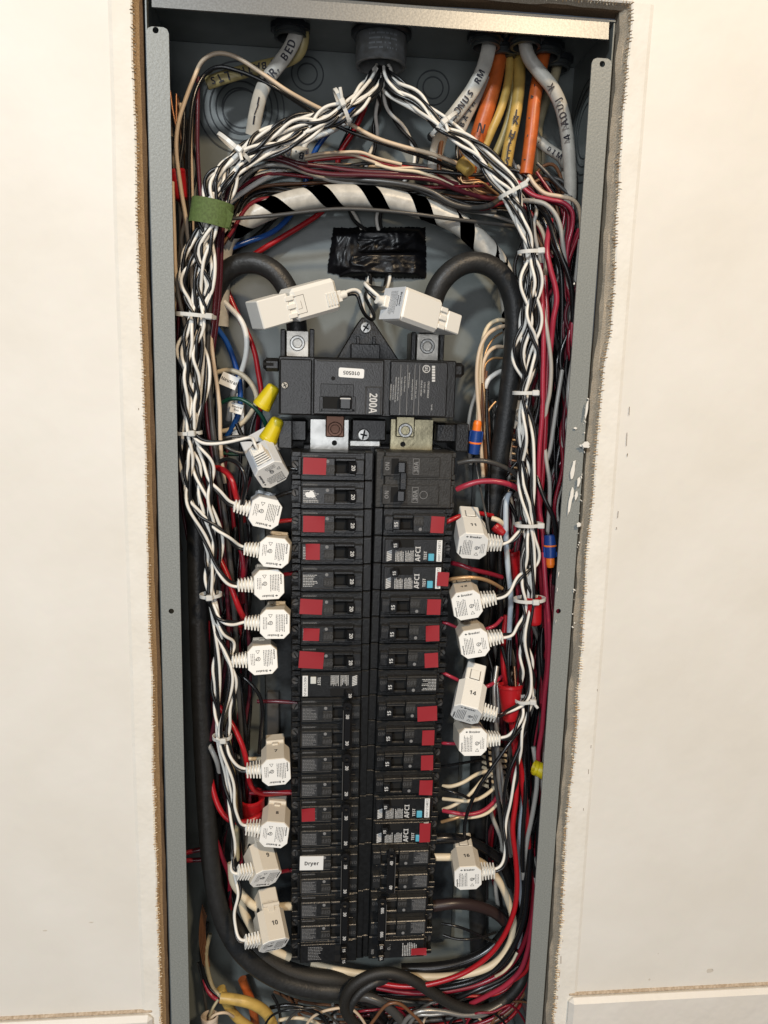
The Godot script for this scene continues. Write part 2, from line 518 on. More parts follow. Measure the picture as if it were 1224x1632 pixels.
# one side of the drywall cut-out. a: start, b: end along the opening; outward: away from the opening
func wall_side(w: Node3D, a: Vector3, b: Vector3, outward: Vector3, reach: float, rag: float, bev: float, seed_: int, cut: Material, deep: Material) -> void:
	var f := FastNoiseLite.new()
	f.seed = seed_; f.frequency = 0.02
	var k := int(a.distance_to(b) / 0.0025)
	var face_mb := MB.new()
	var skim := MB.new()
	var torn := MB.new()
	var inner := MB.new()
	var rows := []
	for i in k + 1:
		var t := float(i) / k
		var p := a.lerp(b, t)
		var s := a.distance_to(p)
		var e := edge_noise(f, s) * rag
		var e2 := f.get_noise_1d(s * 900.0 + 80.0) * rag * 0.9
		var wob := f.get_noise_1d(s * 24.0 + 900.0)
		rows.append([
			p + outward * reach + Vector3(0, 0, 0.0045),
			p + outward * (bev + 0.019 + wob * 0.006) + Vector3(0, 0, 0.0045),
			p + outward * (bev + 0.016 + wob * 0.006) + Vector3(0, 0, 0.0056),
			p + outward * (maxf(0.0012, bev + e * 1.0) + 0.0012) + Vector3(0, 0, 0.0058),
			p + outward * maxf(0.0012, bev + e * 1.0) + Vector3(0, 0, 0.0048),
			p + outward * (maxf(0.0012, bev + e * 1.0) * 0.7 + e2 * 0.3) + Vector3(0, 0, 0.0012 + e2 * 0.5),
			p + outward * (maxf(0.0012, bev + e * 1.0) * 0.4 - e2 * 0.2) + Vector3(0, 0, -0.0016 - e2 * 0.6),
			p + outward * (e * 0.6 + e2 * 0.4) + Vector3(0, 0, -0.0045),
			p + outward * (0.0012 + e * 0.4) + Vector3(0, 0, -0.018)])
	for i in k:
		for q in [[0, 1, face_mb], [1, 2, skim], [2, 3, skim], [3, 4, skim], [4, 5, torn], [5, 6, torn], [6, 7, inner], [7, 8, inner]]:
			var r0: Array = rows[i]
			var r1: Array = rows[i + 1]
			var mb: MB = q[2]
			mb.sheet([r0[q[0]], r0[q[1]], r1[q[1]], r1[q[0]]], Vector3(0, 0, 1) - outward * (0.0 if q[0] < 3 else 1.0))
	part("painted_face", face_mb, M.wall, w)
	part("skim_coat", skim, M.compound, w)
	part("torn_edge", torn, cut, w, "brown torn paper along the cut edge")
	part("gypsum_edge", inner, deep, w)
	# fuzz of torn paper standing off the cut, combed away from the opening
	var sets := [MB.new(), MB.new()]
	for i in int(a.distance_to(b) * 1500.0):
		var row: Array = rows[rng.randi_range(0, k)]
		var f2 := 0.5 + 0.5 * f.get_noise_1d(rng.randf() * 40.0)
		var c: Vector3 = row[3].lerp(row[5], rng.randf() * f2 * 0.9 + 0.12) + Vector3(0, 0, 0.0003)
		var al := (b - a).normalized()
		var turn := rng.randf_range(-0.5, 0.5)
		var d1 := (outward * cos(turn) + al * sin(turn)).normalized()
		var d2 := d1.cross(Vector3(0, 0, 1))
		var l := rng.randf_range(0.0007, 0.0021) * (1.5 if rag > 0.005 else 1.0)
		var wd := rng.randf_range(0.0003, 0.0006)
		var hz := Vector3(0, 0, rng.randf_range(0.0006, 0.0016))
		var mb: MB = sets[0 if rng.randf() < 0.55 else 1]
		var o6 := [d1 * l, d2 * wd, -d1 * l, -d2 * wd]
		for q in 4: mb.face([c + o6[q], c + o6[(q + 1) % 4], c + hz + d1 * l * 0.2], c)
	for q in 2:
		var pm := part("paper_fuzz", sets[q], [M.torn, M.crumb][q], w)
		pm.set_meta("kind", "stuff")

func wall() -> void:
	var w := Node3D.new()
	w.name = "wall"; add_child(w)
	w.set_meta("kind", "structure")
	w.set_meta("label", "cream painted drywall with a ragged cut-out round the panel")
	w.set_meta("category", "wall")
	wall_side(w, Vector3(-0.1845, 0.4085, 0), Vector3(-0.1845, -0.62, 0), Vector3(-1, 0, 0), 0.75, 0.0034, 0.0054, 4, M.torn, M.torn_dark)
	wall_side(w, Vector3(0.1862, 0.4085, 0), Vector3(0.1862, -0.62, 0), Vector3(1, 0, 0), 0.75, 0.0060, 0.0052, 9, M.gypsum, M.gypsum)
	wall_side(w, Vector3(-0.1905, 0.4042, 0.0001), Vector3(0.1925, 0.4042, 0.0001), Vector3(0, 1, 0), 0.5, 0.0042, 0.0022, 14, M.gypsum, M.torn_dark)
	for x0 in [[-0.9345, -0.1905], [0.1925, 0.9362]]:
		var mb := MB.new()
		mb.sheet([Vector3(x0[0], 0.4085, 0.0045), Vector3(x0[1], 0.4085, 0.0045), Vector3(x0[1], 0.9, 0.0045), Vector3(x0[0], 0.9, 0.0045)], Vector3(0, 0, 1))
		part("painted_face", mb, M.wall, w)
	var low := MB.new()
	low.sheet([Vector3(-0.95, -0.995, 0.0042), Vector3(0.95, -0.995, 0.0042), Vector3(0.95, -0.6125, 0.0042), Vector3(-0.95, -0.6125, 0.0042)], Vector3(0, 0, 1))
	part("painted_face", low, M.wall, w)
	# hairline cracks and knocks in the paint beside the opening
	var crack := MB.new()
	for q in [[1003, 655, 0.4, 14], [999, 700, 0.35, 22], [1000, 725, 0.45, 5], [942, 1190, 0.4, 6], [938, 1230, 0.4, 9], [930, 1290, 0.4, 5], [897, 1500, 0.5, 4], [894, 1530, 0.7, 16], [892, 1552, 0.6, 10], [891, 1572, 0.5, 5], [889, 1590, 0.6, 7], [952, 1100, 0.35, 4], [985, 820, 0.35, 12], [983, 842, 0.4, 4], [221, 652, 0.6, 3]]:
		var c := at(q[0], q[1], 5.9)
		var hh: float = q[3] * 0.00026
		crack.bx(Transform3D(Basis(Vector3(0, 0, 1), rng.randf_range(-0.12, 0.12)), c), Vector3(-q[2] * 0.0004, -hh, -0.0004), Vector3(q[2] * 0.0004, hh, 0.00005), 0.00002)
	part("hairline_crack", crack, M.torn_dark, w)
	for q in [[1035, 1561, 2.2, 2.6], [1131, 1547, 8, 5], [145, 1470, 4, 1.4], [72, 1483, 4, 1.6], [984, 585, 12, 5], [1049, 1520, 1.2, 1.2]]:
		var mb := MB.new()
		var o8 := PackedVector2Array()
		for t in 12: o8.append(Vector2(cos(TAU * t / 12) * q[2] * 0.0005 * rng.randf_range(0.8, 1.2), sin(TAU * t / 12) * q[3] * 0.0005 * rng.randf_range(0.8, 1.2)))
		mb.prism(Transform3D(Basis(), at(q[0], q[1], 4.5)), o8, -0.0002, 0.00012, 0.0001)
		part("scuff", mb, M.scuff, w)
	for s in [[-0.95, -0.1975, -0.4791, 0.0], [0.2045, 0.95, -0.4847, 0.0]]:
		var mb := MB.new()
		var lo := MB.new()
		var x0: float = s[0]
		var x1: float = s[1]
		mb.bx(Transform3D(), Vector3(x0, s[2] - 0.50, 0.003), Vector3(x1, s[2], 0.0125), 0.004)
		lo.bx(Transform3D(), Vector3(x0, s[2] - 0.0005, 0.003), Vector3(x1, s[2] + 0.0032, 0.0066), 0.0014)  # thin strip whose colour paints the soft shade at the board top
		var b := Node3D.new()
		b.name = free_name("baseboard", self); add_child(b)
		b.set_meta("kind", "structure")
		b.set_meta("label", "cream painted baseboard at the foot of the wall, %s of the panel" % ("left" if x0 < -0.5 else "right"))
		b.set_meta("category", "baseboard")
		part("board", mb, M.baseboard, b)
		part("painted_shade_line", lo, M.painted_shade, b)

# ---------------------------------------------------------------- the steel enclosure
func flange(o: Node3D, x0: float, x1: float, y0: float, y1: float, holes: Array) -> void:
	var c := CSGPolygon3D.new()
	c.name = free_name("side_flange", o)
	var r := 0.004
	c.polygon = PackedVector2Array([Vector2(x0, y0), Vector2(x1, y0), Vector2(x1, y1 - r), Vector2(x1 - r * 0.3, y1 - r * 0.3), Vector2(x1 - r, y1), Vector2(x0 + r, y1), Vector2(x0 + r * 0.3, y1 - r * 0.3), Vector2(x0, y1 - r)])
	c.depth = 0.0016
	c.material = M.steel
	c.position = Vector3(0, 0, 0)
	o.add_child(c)
	for h in holes:
		var k := CSGCylinder3D.new()
		k.name = "screw_hole"
		k.radius = 0.0023; k.height = 0.02; k.sides = 18
		k.operation = CSGShape3D.OPERATION_SUBTRACTION
		k.rotation = Vector3(PI / 2, 0, 0)
		k.position = h
		k.material = M.groove
		c.add_child(k)

func panel_box() -> void:
	var o := thing("panel_box", "grey steel electrical panel box recessed in the wall", "electrical box")
	var back := MB.new()
	var X := Transform3D()
	back.bx(X, Vector3(-0.1815, -0.60, -0.0965), Vector3(0.1815, 0.3965, -0.0950), 0.0002)
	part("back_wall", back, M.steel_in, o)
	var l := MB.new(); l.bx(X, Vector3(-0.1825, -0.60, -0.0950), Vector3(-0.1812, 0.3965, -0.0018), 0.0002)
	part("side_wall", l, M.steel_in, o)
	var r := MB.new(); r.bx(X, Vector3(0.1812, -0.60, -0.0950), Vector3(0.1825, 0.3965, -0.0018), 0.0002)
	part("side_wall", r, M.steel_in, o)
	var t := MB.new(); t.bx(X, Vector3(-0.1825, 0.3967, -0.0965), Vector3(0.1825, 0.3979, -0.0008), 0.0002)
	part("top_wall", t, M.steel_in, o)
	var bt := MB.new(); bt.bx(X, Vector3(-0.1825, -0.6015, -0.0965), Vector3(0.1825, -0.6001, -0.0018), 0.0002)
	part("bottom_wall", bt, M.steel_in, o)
	# the folded front lip along the top
	var lip := MB.new()
	var prof := [Vector2(0.3822, 0.0008), Vector2(0.3822, 0.0030), Vector2(0.3950, 0.0016), Vector2(0.3972, 0.0008), Vector2(0.3982, -0.0010), Vector2(0.3984, -0.0100), Vector2(0.3981, -0.0100), Vector2(0.3975, -0.0016), Vector2(0.3950, 0.0002)]
	for i in prof.size():
		var p: Vector2 = prof[i]
		var q: Vector2 = prof[(i + 1) % prof.size()]
		lip.face([Vector3(-0.1765, p.x, p.y), Vector3(0.1762, p.x, p.y), Vector3(0.1762, q.x, q.y), Vector3(-0.1765, q.x, q.y)], Vector3(0, 0.3945, -0.0002))
	for sx in [-0.1765, 0.1762]:
		lip.face([Vector3(sx, 0.3822, 0.0008), Vector3(sx, 0.3822, 0.003), Vector3(sx, 0.395, 0.0016), Vector3(sx, 0.395, 0.0002)], Vector3(0, 0.39, 0.001))
		lip.face([Vector3(sx, 0.395, 0.0002), Vector3(sx, 0.395, 0.0016), Vector3(sx, 0.3972, 0.0008), Vector3(sx, 0.3982, -0.001), Vector3(sx, 0.3975, -0.0016)], Vector3(0, 0.39, 0.0))
	part("top_lip", lip, M.lip, o, "bright folded steel lip along the top edge")
	flange(o, -0.1815, -0.1650, -0.60, 0.3700, [at(248, 48, 0), at(273, 974, 0)])
	flange(o, 0.1650, 0.1815, -0.60, 0.3695, [at(960, 102, 0), at(890, 974, 0)])
	# knockouts pressed into the back and sides
	for k in [[384, 172, -94.9, 38.0, 5], [490, 118, -94.9, 14.0, 2], [690, 140, -94.9, 14.5, 2], [388, 178, -94.9, 18.0, 1]]:
		for j in int(k[4]):
			var mb := MB.new()
			ring(mb, Transform3D(Basis(), at(k[0], k[1], k[2])), (k[3] - j * 5.4) * 0.001, 0.0012, 0.0006, 48)
			part("knockout_groove", mb, M.groove, o)
	for j in 4:
		var mb := MB.new()
		ring(mb, Transform3D(Basis(Vector3(0, 0, -1), Vector3(0, 1, 0), Vector3(1, 0, 0)).rotated(Vector3(0, 1, 0), PI), Vector3(0.1810, 0.330, -0.048)), 0.042 - j * 0.0065, 0.0010, 0.0003, 48)
		part("knockout_groove", mb, M.groove, o)
	for h in [[500, 205, 4.6], [688, 218, 4.2], [391, 613, 3.4], [758, 1424, 3.0]]:
		var mb := MB.new()
		mb.lathe(Transform3D(Basis(), at(h[0], h[1], -94.8)), PackedVector2Array([Vector2(h[2] * 0.001, -0.0004), Vector2(h[2] * 0.001, 0.0001), Vector2(0, 0.0001)]), 20)
		part("mounting_hole", mb, M.hole, o)
	# paint runs on the flange
	for d in [[913, 749, 7, 38, 1.75], [909, 798, 7, 46, 1.75], [917, 682.5, 6, 4, 1.75], [922, 768, 5, 18, 3.6], [918, 790, 5, 16, 3.4], [922, 836, 7, 9, 3.8], [935, 652, 4, 32, 4.6], [934, 709, 12, 11, 5.4], [926, 710, 6, 4, 4.0], [890, 915, 1.6, 10, 1.75], [888, 940, 1.4, 8, 1.75], [886, 990, 1.4, 6, 1.75], [915, 452, 2.6, 3.6, 1.75]]:
		var mb := MB.new()
		var p := at(d[0], d[1], d[4])
		var ring_pts := PackedVector2Array()
		for s in 14:
			var a := TAU * s / 14
			ring_pts.append(Vector2(cos(a) * d[2] * 0.00026 * rng.randf_range(0.6, 1.3), sin(a) * d[3] * 0.00026 * rng.randf_range(0.8, 1.15)))
		mb.prism(Transform3D(Basis(Vector3(0, 0, 1), -0.1), p), ring_pts, -0.0003, 0.0004, 0.0001)
		part("paint_spot", mb, M.lead_white, o)
	var specks := MB.new()
	for i in 26:
		var y := rng.randf_range(620, 1020)
		var c := at(957.0 - 0.0595 * (y - 280.0) + rng.randf_range(-3.5, 1.5), y, 1.7)
		specks.cbox(Transform3D(Basis(Vector3(0, 0, 1), rng.randf()), c), Vector3(rng.randf_range(0.0003, 0.0012), rng.randf_range(0.0005, 0.0026), 0.0005), 0.0001)
	var sp := part("paint_specks", specks, M.lead_white, o)
	sp.set_meta("kind", "stuff")

# box from a pixel rectangle at depth zf (front), going back by d; all in mm deep
func pbox(mb: MB, px0: float, py0: float, px1: float, py1: float, zf: float, d: float, b := 0.4) -> void:
	var a := at(px0, (py0 + py1) * 0.5, zf)
	var e := at(px1, (py0 + py1) * 0.5, zf)
	var t := at((px0 + px1) * 0.5, py0, zf)
	var u := at((px0 + px1) * 0.5, py1, zf)
	mb.bx(Transform3D(), Vector3(a.x, u.y, (zf - d) * 0.001), Vector3(e.x, t.y, zf * 0.001), b * 0.001)

func bolt_head(o: Node3D, px: float, py: float, z: float, r: float, mname: String, hexed: bool, called := "screw") -> void:
	var x := Transform3D(Basis(), at(px, py, z))
	var mb := MB.new()
	if hexed:
		mb.lathe(x, PackedVector2Array([Vector2(r, -0.002), Vector2(r, 0.0006), Vector2(r * 0.9, 0.0010), Vector2(r * 0.66, 0.0010), Vector2(r * 0.58, 0.0004)]), 24)
		part(called, mb, M[mname], o)
		var k := MB.new()
		k.lathe(x, PackedVector2Array([Vector2(r * 0.58, 0.0004), Vector2(r * 0.55, -0.0022), Vector2(0, -0.0022)]), 6)
		part("hex_socket", k, M.bolt, o)
	else:
		mb.lathe(x, PackedVector2Array([Vector2(r, -0.002), Vector2(r, 0.0003), Vector2(r * 0.86, 0.0010), Vector2(0, 0.0012)]), 22)
		part(called, mb, M[mname], o)
		var sl := MB.new()
		var bx2 := Basis(Vector3(0, 0, 1), rng.randf() * PI)
		sl.bx(Transform3D(bx2, x.origin), Vector3(-r * 0.8, -r * 0.13, 0.0009), Vector3(r * 0.8, r * 0.13, 0.00125), 0.00001)
		sl.bx(Transform3D(bx2, x.origin), Vector3(-r * 0.13, -r * 0.55, 0.00092), Vector3(r * 0.13, r * 0.55, 0.00128), 0.00001)
		part("slot", sl, M.hole, o)

func back_hardware() -> void:
	# dark plate and plastic rail behind the breakers
	var o := thing("breaker_mounting_base", "black plastic and steel base plate behind the two columns of breakers", "mounting base")
	var X := Transform3D()
	var pan := MB.new()
	pan.bx(X, Vector3(-0.098, -0.485, -0.0950), Vector3(0.102, 0.062, -0.078), 0.0012)
	part("steel_pan", pan, M.pan, o)
	var rail := MB.new()
	rail.bx(X, Vector3(-0.062, -0.470, -0.078), Vector3(0.066, 0.052, -0.055), 0.001)
	part("plastic_rail", rail, M.black, o)
	for s in [-1, 1]:
		var lug := MB.new()
		var x: float = 0.0015 + s * 0.079
		lug.bx(X, Vector3(x - 0.006, 0.050, -0.078), Vector3(x + 0.006, 0.075, -0.034), 0.0008)
		part("end_post", lug, M.black, o)

	# neutral and ground terminal bars at the sides
	for s in [[812, 640, 800, 1280, "ground terminal bar with bare copper wires behind the right wire bundle"], [372, 590, 388, 700, "short neutral terminal bar near the white Neutral tag"], [425, 1100, 446, 1185, "small tarnished terminal bar left of the 30 amp breakers"]]:
		var top := at(s[0], s[1], -78)
		var bot := at(s[2], s[3], -78)
		var g := thing("terminal_bar", s[4], "terminal bar", Transform3D(Basis(), (top + bot) * 0.5))
		var mb := MB.new()
		var hgt := top.y - bot.y
		mb.bx(X, Vector3(-0.006, -hgt * 0.5, -0.007), Vector3(0.006, hgt * 0.5, 0.006), 0.0008)
		part("bar", mb, M.alum if s[0] != 425 else M.wire_dark, g)
		var k := int(hgt / 0.011)
		for i in (mini(k, 24) if s[0] != 425 else 0):
			var sc := MB.new()
			sc.lathe(Transform3D(Basis(), Vector3(0, hgt * 0.5 - 0.006 - i * 0.011, 0.006)), PackedVector2Array([Vector2(0.0034, 0), Vector2(0.0034, 0.0012), Vector2(0.0026, 0.0018), Vector2(0, 0.0014)]), 14)
			part("screw", sc, M.zinc if s[0] != 425 else M.bolt, g)
	# lug with a big bolt seen between the bundle and the feeder
	var q := thing("ground_lug", "square aluminium lug with a round bolt behind the right white and black bundle", "lug")
	var lm := MB.new(); pbox(lm, 816, 638, 838, 684, -52, 20, 0.6); part("block", lm, M.alum, q)
	bolt_head(q, 829, 661, -51.5, 0.0062, "zinc", true, "bolt")

func main_breaker() -> void:
	var o := thing("main_breaker", "big black two hundred amp main breaker across the top of the columns", "main breaker")
	var b := MB.new()
	pbox(b, 444, 571, 726, 664, -14, 60, 1.0)
	part("body", b, M.black, o)
	var f := MB.new()
	pbox(f, 446, 572, 497, 661, -11.5, 5, 1.0)
	part("end_cover", f, M.black, o)
	var d := MB.new()
	pbox(d, 499, 572, 612, 662, -9.5, 6, 1.2)
	part("switch_cover", d, M.pad, o)
	var e := MB.new()
	pbox(e, 621, 576, 713, 664, -11.0, 5, 1.0)
	part("label_cover", e, M.pad, o)
	# side ears
	var ear := MB.new()
	pbox(ear, 716, 578, 741, 602, -20, 22, 3.0)
	part("side_ear", ear, M.black, o)
	var ear3 := MB.new()
	pbox(ear3, 716, 604, 724, 652, -22, 25, 1.5)
	part("side_ear", ear3, M.black, o)
	var ear2 := MB.new()
	pbox(ear2, 419, 570, 448, 592, -22, 20, 3.0)
	part("side_ear", ear2, M.black, o)
	var eh := MB.new()
	pbox(eh, 419, 578, 436, 583, -21.6, 4, 0.3)
	part("ear_slot", eh, M.hole, o)
	# sunken switch window
	var rim := MB.new()
	pbox(rim, 511, 612, 564, 633, -8.9, 3, 0.4); pbox(rim, 511, 651, 566, 656, -8.9, 3, 0.4)
	pbox(rim, 509, 632, 515, 656, -8.9, 3, 0.4); pbox(rim, 560, 632, 567, 656, -8.9, 3, 0.4)
	part("switch_frame", rim, M.black, o)
	var win := MB.new(); pbox(win, 515, 633, 561, 652, -9.2, 0.6, 0.1); part("switch_window", win, M.hole, o)
	var sw := MB.new(); pbox(sw, 541, 631, 560, 653, -3.5, 7, 1.2); part("switch_handle", sw, M.handle, o)
	var sh := MB.new(); pbox(sh, 542, 634.5, 559, 636.5, -3.0, 1.0, 0.2); part("handle_edge", sh, M.print_white, o)
	var dot := MB.new(); dot.lathe(Transform3D(Basis(), at(531, 603, -9.4)), PackedVector2Array([Vector2(0.0017, 0), Vector2(0.0017, 0.0002), Vector2(0, 0.0002)]), 16); part("trip_hole", dot, M.hole, o)
	# raised outlines on the cover
	for q in [[505, 575, 609, 577], [583, 616, 608, 618], [582, 616, 584, 660], [606, 616, 608, 660]]:
		var rl := MB.new(); pbox(rl, q[0], q[1], q[2], q[3], -9.0, 1, 0.2); part("raised_outline", rl, M.black_worn, o)
	bolt_head(o, 454, 614, -11.3, 0.0030, "bolt", false)
	# white number plate
	var np := PackedVector2Array()
	for a in 24:
		var t := TAU * a / 24
		np.append(Vector2(signf(cos(t)) * 0.0092 + cos(t) * 0.0016, signf(sin(t)) * 0.0024 + sin(t) * 0.0016))
	var npm := MB.new()
	var npx := Transform3D(Basis(Vector3(0, 0, 1), -0.04), at(560, 594.5, -9.4))
	npm.prism(npx, np, -0.0002, 0.0005, 0.0001)
	part("number_label", npm, M.sticker, o)
	text("010505", npx * Transform3D(Basis(Vector3(0, 0, 1), PI), Vector3(0, 0, 0.0005)), 0.0031, M.text_black, o)
	# rating and print, all turned to read downwards
	var cw := Basis(Vector3(0, 0, 1), -PI / 2 - 0.02)
	text("200A", Transform3D(cw, at(594.5, 642.5, -9.3)), 0.0068, M.print_white, o, "lettering", false, 0.80)
	var rows := [[682.5, "CIRCUIT BREAKER", 1.35, 621], [676.5, "2 POLE UNIT", 1.25, 618], [671.5, "ISSUE NO. AB-4687", 1.2, 619], [663, "120/240V  60Hz  200A  HACR", 0.95, 620], [657, "Interrupting Rating 10,000 RMS", 0.95, 621], [652, "Symmetrical Amperes", 1.0, 606], [645, "Wire Range 4-250 kcmil", 0.95, 612], [640, "Use copper or aluminum wire", 0.9, 616], [634.5, "USE ONLY IN LISTED ENCLOSURES", 1.0, 620], [630.5, "SIEMENS ENERGY & AUTOMATION, INC", 0.92, 621], [626.8, "ALPHARETTA, GA USA", 1.0, 625], [622.6, "ASSEMBLED IN MEXICO", 1.0, 625], [688, "Type MD", 1.0, 649]]
	for q in rows:
		text(q[1], Transform3D(cw, at(q[0], q[3], -10.9)), q[2] * 0.001, M.print_white, o, "lettering", true, 0.95)
	for q in [667.5, 660, 648.5, 637.5]:
		var ln := MB.new(); pbox(ln, q, 581, q + 0.8, 661, -10.75, 0.4, 0.02); part("printed_rule", ln, M.print_grey, o)
	for i in 6:
		var lg := MB.new(); pbox(lg, 688.5, 583 + i * 4.4, 693.5, 586.4 + i * 4.4, -10.75, 0.4, 0.02); part("printed_bar", lg, M.print_white, o)
	var ul := MB.new(); ring(ul, Transform3D(Basis(), at(679.5, 588, -10.9)), 0.0030, 0.0006); part("approval_mark", ul, M.print_white, o)
	text("UL", Transform3D(cw, at(679.5, 588, -10.9)), 0.0026, M.print_white, o)
	# line lugs above, with their black side walls
	for s in [[456, 492, 474, 546], [664, 699, 681, 551]]:
		var lug := MB.new(); pbox(lug, s[0], s[3] - 19, s[1], s[3] + 24, -36, 26, 0.6); part("line_lug", lug, M.alum, o)
		bolt_head(o, s[2], s[3] + 1, -35.6, 0.0066, "zinc", true, "lug_bolt")
		for t in [[s[0] - 9, s[0] - 1], [s[1] + 1, s[1] + 9]]:
			var sw2 := MB.new(); pbox(sw2, t[0], s[3] - 22, t[1], s[3] + 26, -33, 30, 0.8); part("lug_shroud", sw2, M.black, o)
	# mounting bracket with its single screw
	var br := MB.new()
	var apex := at(584, 506, -58)
	var lft := at(535, 574, -58)
	var rgt := at(636, 574, -58)
	br.prism(Transform3D(), PackedVector2Array([Vector2(lft.x, lft.y), Vector2(rgt.x, rgt.y), Vector2(apex.x + 0.0085, apex.y - 0.006), Vector2(apex.x + 0.004, apex.y), Vector2(apex.x - 0.004, apex.y), Vector2(apex.x - 0.0085, apex.y - 0.006)]), -0.080, -0.058, 0.001)
	part("bracket", br, M.black, o)
	var bk := MB.new(); pbox(bk, 559, 548, 606, 572, -44, 16, 0.8); pbox(bk, 568, 536, 573, 552, -52, 8, 0.5); pbox(bk, 594, 536, 599, 552, -52, 8, 0.5)
	part("bracket_step", bk, M.black, o)
	bolt_head(o, 583, 522, -57, 0.0052, "zinc", false)
	# bus straps and bolts below
	var bl := MB.new(); pbox(bl, 494, 668, 556, 718, -48, 3, 0.5); part("bus_strap", bl, M.zinc, o, "silvery bus strap")
	var bl2 := MB.new(); pbox(bl2, 557, 702, 606, 712, -46, 3, 0.8); part("bus_strap_edge", bl2, M.zinc, o)
	var bp := MB.new(); pbox(bp, 560, 668, 616, 703, -46, 12, 1.5); part("centre_block", bp, M.black, o)
	var bc := MB.new(); pbox(bc, 622, 668, 690, 720, -48, 3, 0.5); part("bus_strap", bc, M.brass_zinc, o, "yellowish bus strap")
	var be := MB.new(); pbox(be, 694, 674, 728, 706, -40, 25, 2.0); part("side_block", be, M.black, o)
	var bf := MB.new(); pbox(bf, 452, 668, 490, 704, -52, 20, 2.0); part("side_block", bf, M.black, o)
	for s in [[534, 684, "rust_bolt"], [646, 686, "bolt"]]:
		var tb := MB.new(); pbox(tb, s[0] - 15, 662, s[0] + 15, 697, -43, 3, 1.0); part("load_tab", tb, M[s[2]] if s[2] == "rust_bolt" else M.brass_zinc, o)
		bolt_head(o, s[0], s[1], -42.5, 0.0066, "zinc" if s[2] == "bolt" else "rust_bolt", true, "load_bolt")
	bolt_head(o, 579.5, 693, -44.5, 0.0055, "zinc", false)
	for s in [[533, 706], [642, 708]]:
		var h := MB.new(); h.lathe(Transform3D(Basis(), at(s[0], s[1], -47.6)), PackedVector2Array([Vector2(0.0024, 0), Vector2(0.0024, 0.0002), Vector2(0, 0.0002)]), 16); part("strap_hole", h, M.hole, o)

# ---------------------------------------------------------------- branch breakers
const PITCH := 0.02536

func side_frame(right: bool, k: float, n: int) -> Transform3D:
	var kk := k + n * 0.5
	if right:
		var xr := 0.0745 - 0.0036 * kk / 20.0
		return Transform3D(Basis(Vector3(-1, 0, 0), Vector3(0, -1, 0), Vector3(0, 0, 1)), Vector3(xr, 0.0500 - PITCH * kk, -0.0225))
	return Transform3D(Basis(), Vector3(-0.0716 + 0.0028 * kk / 20.0, 0.0488 - PITCH * kk, -0.0225))

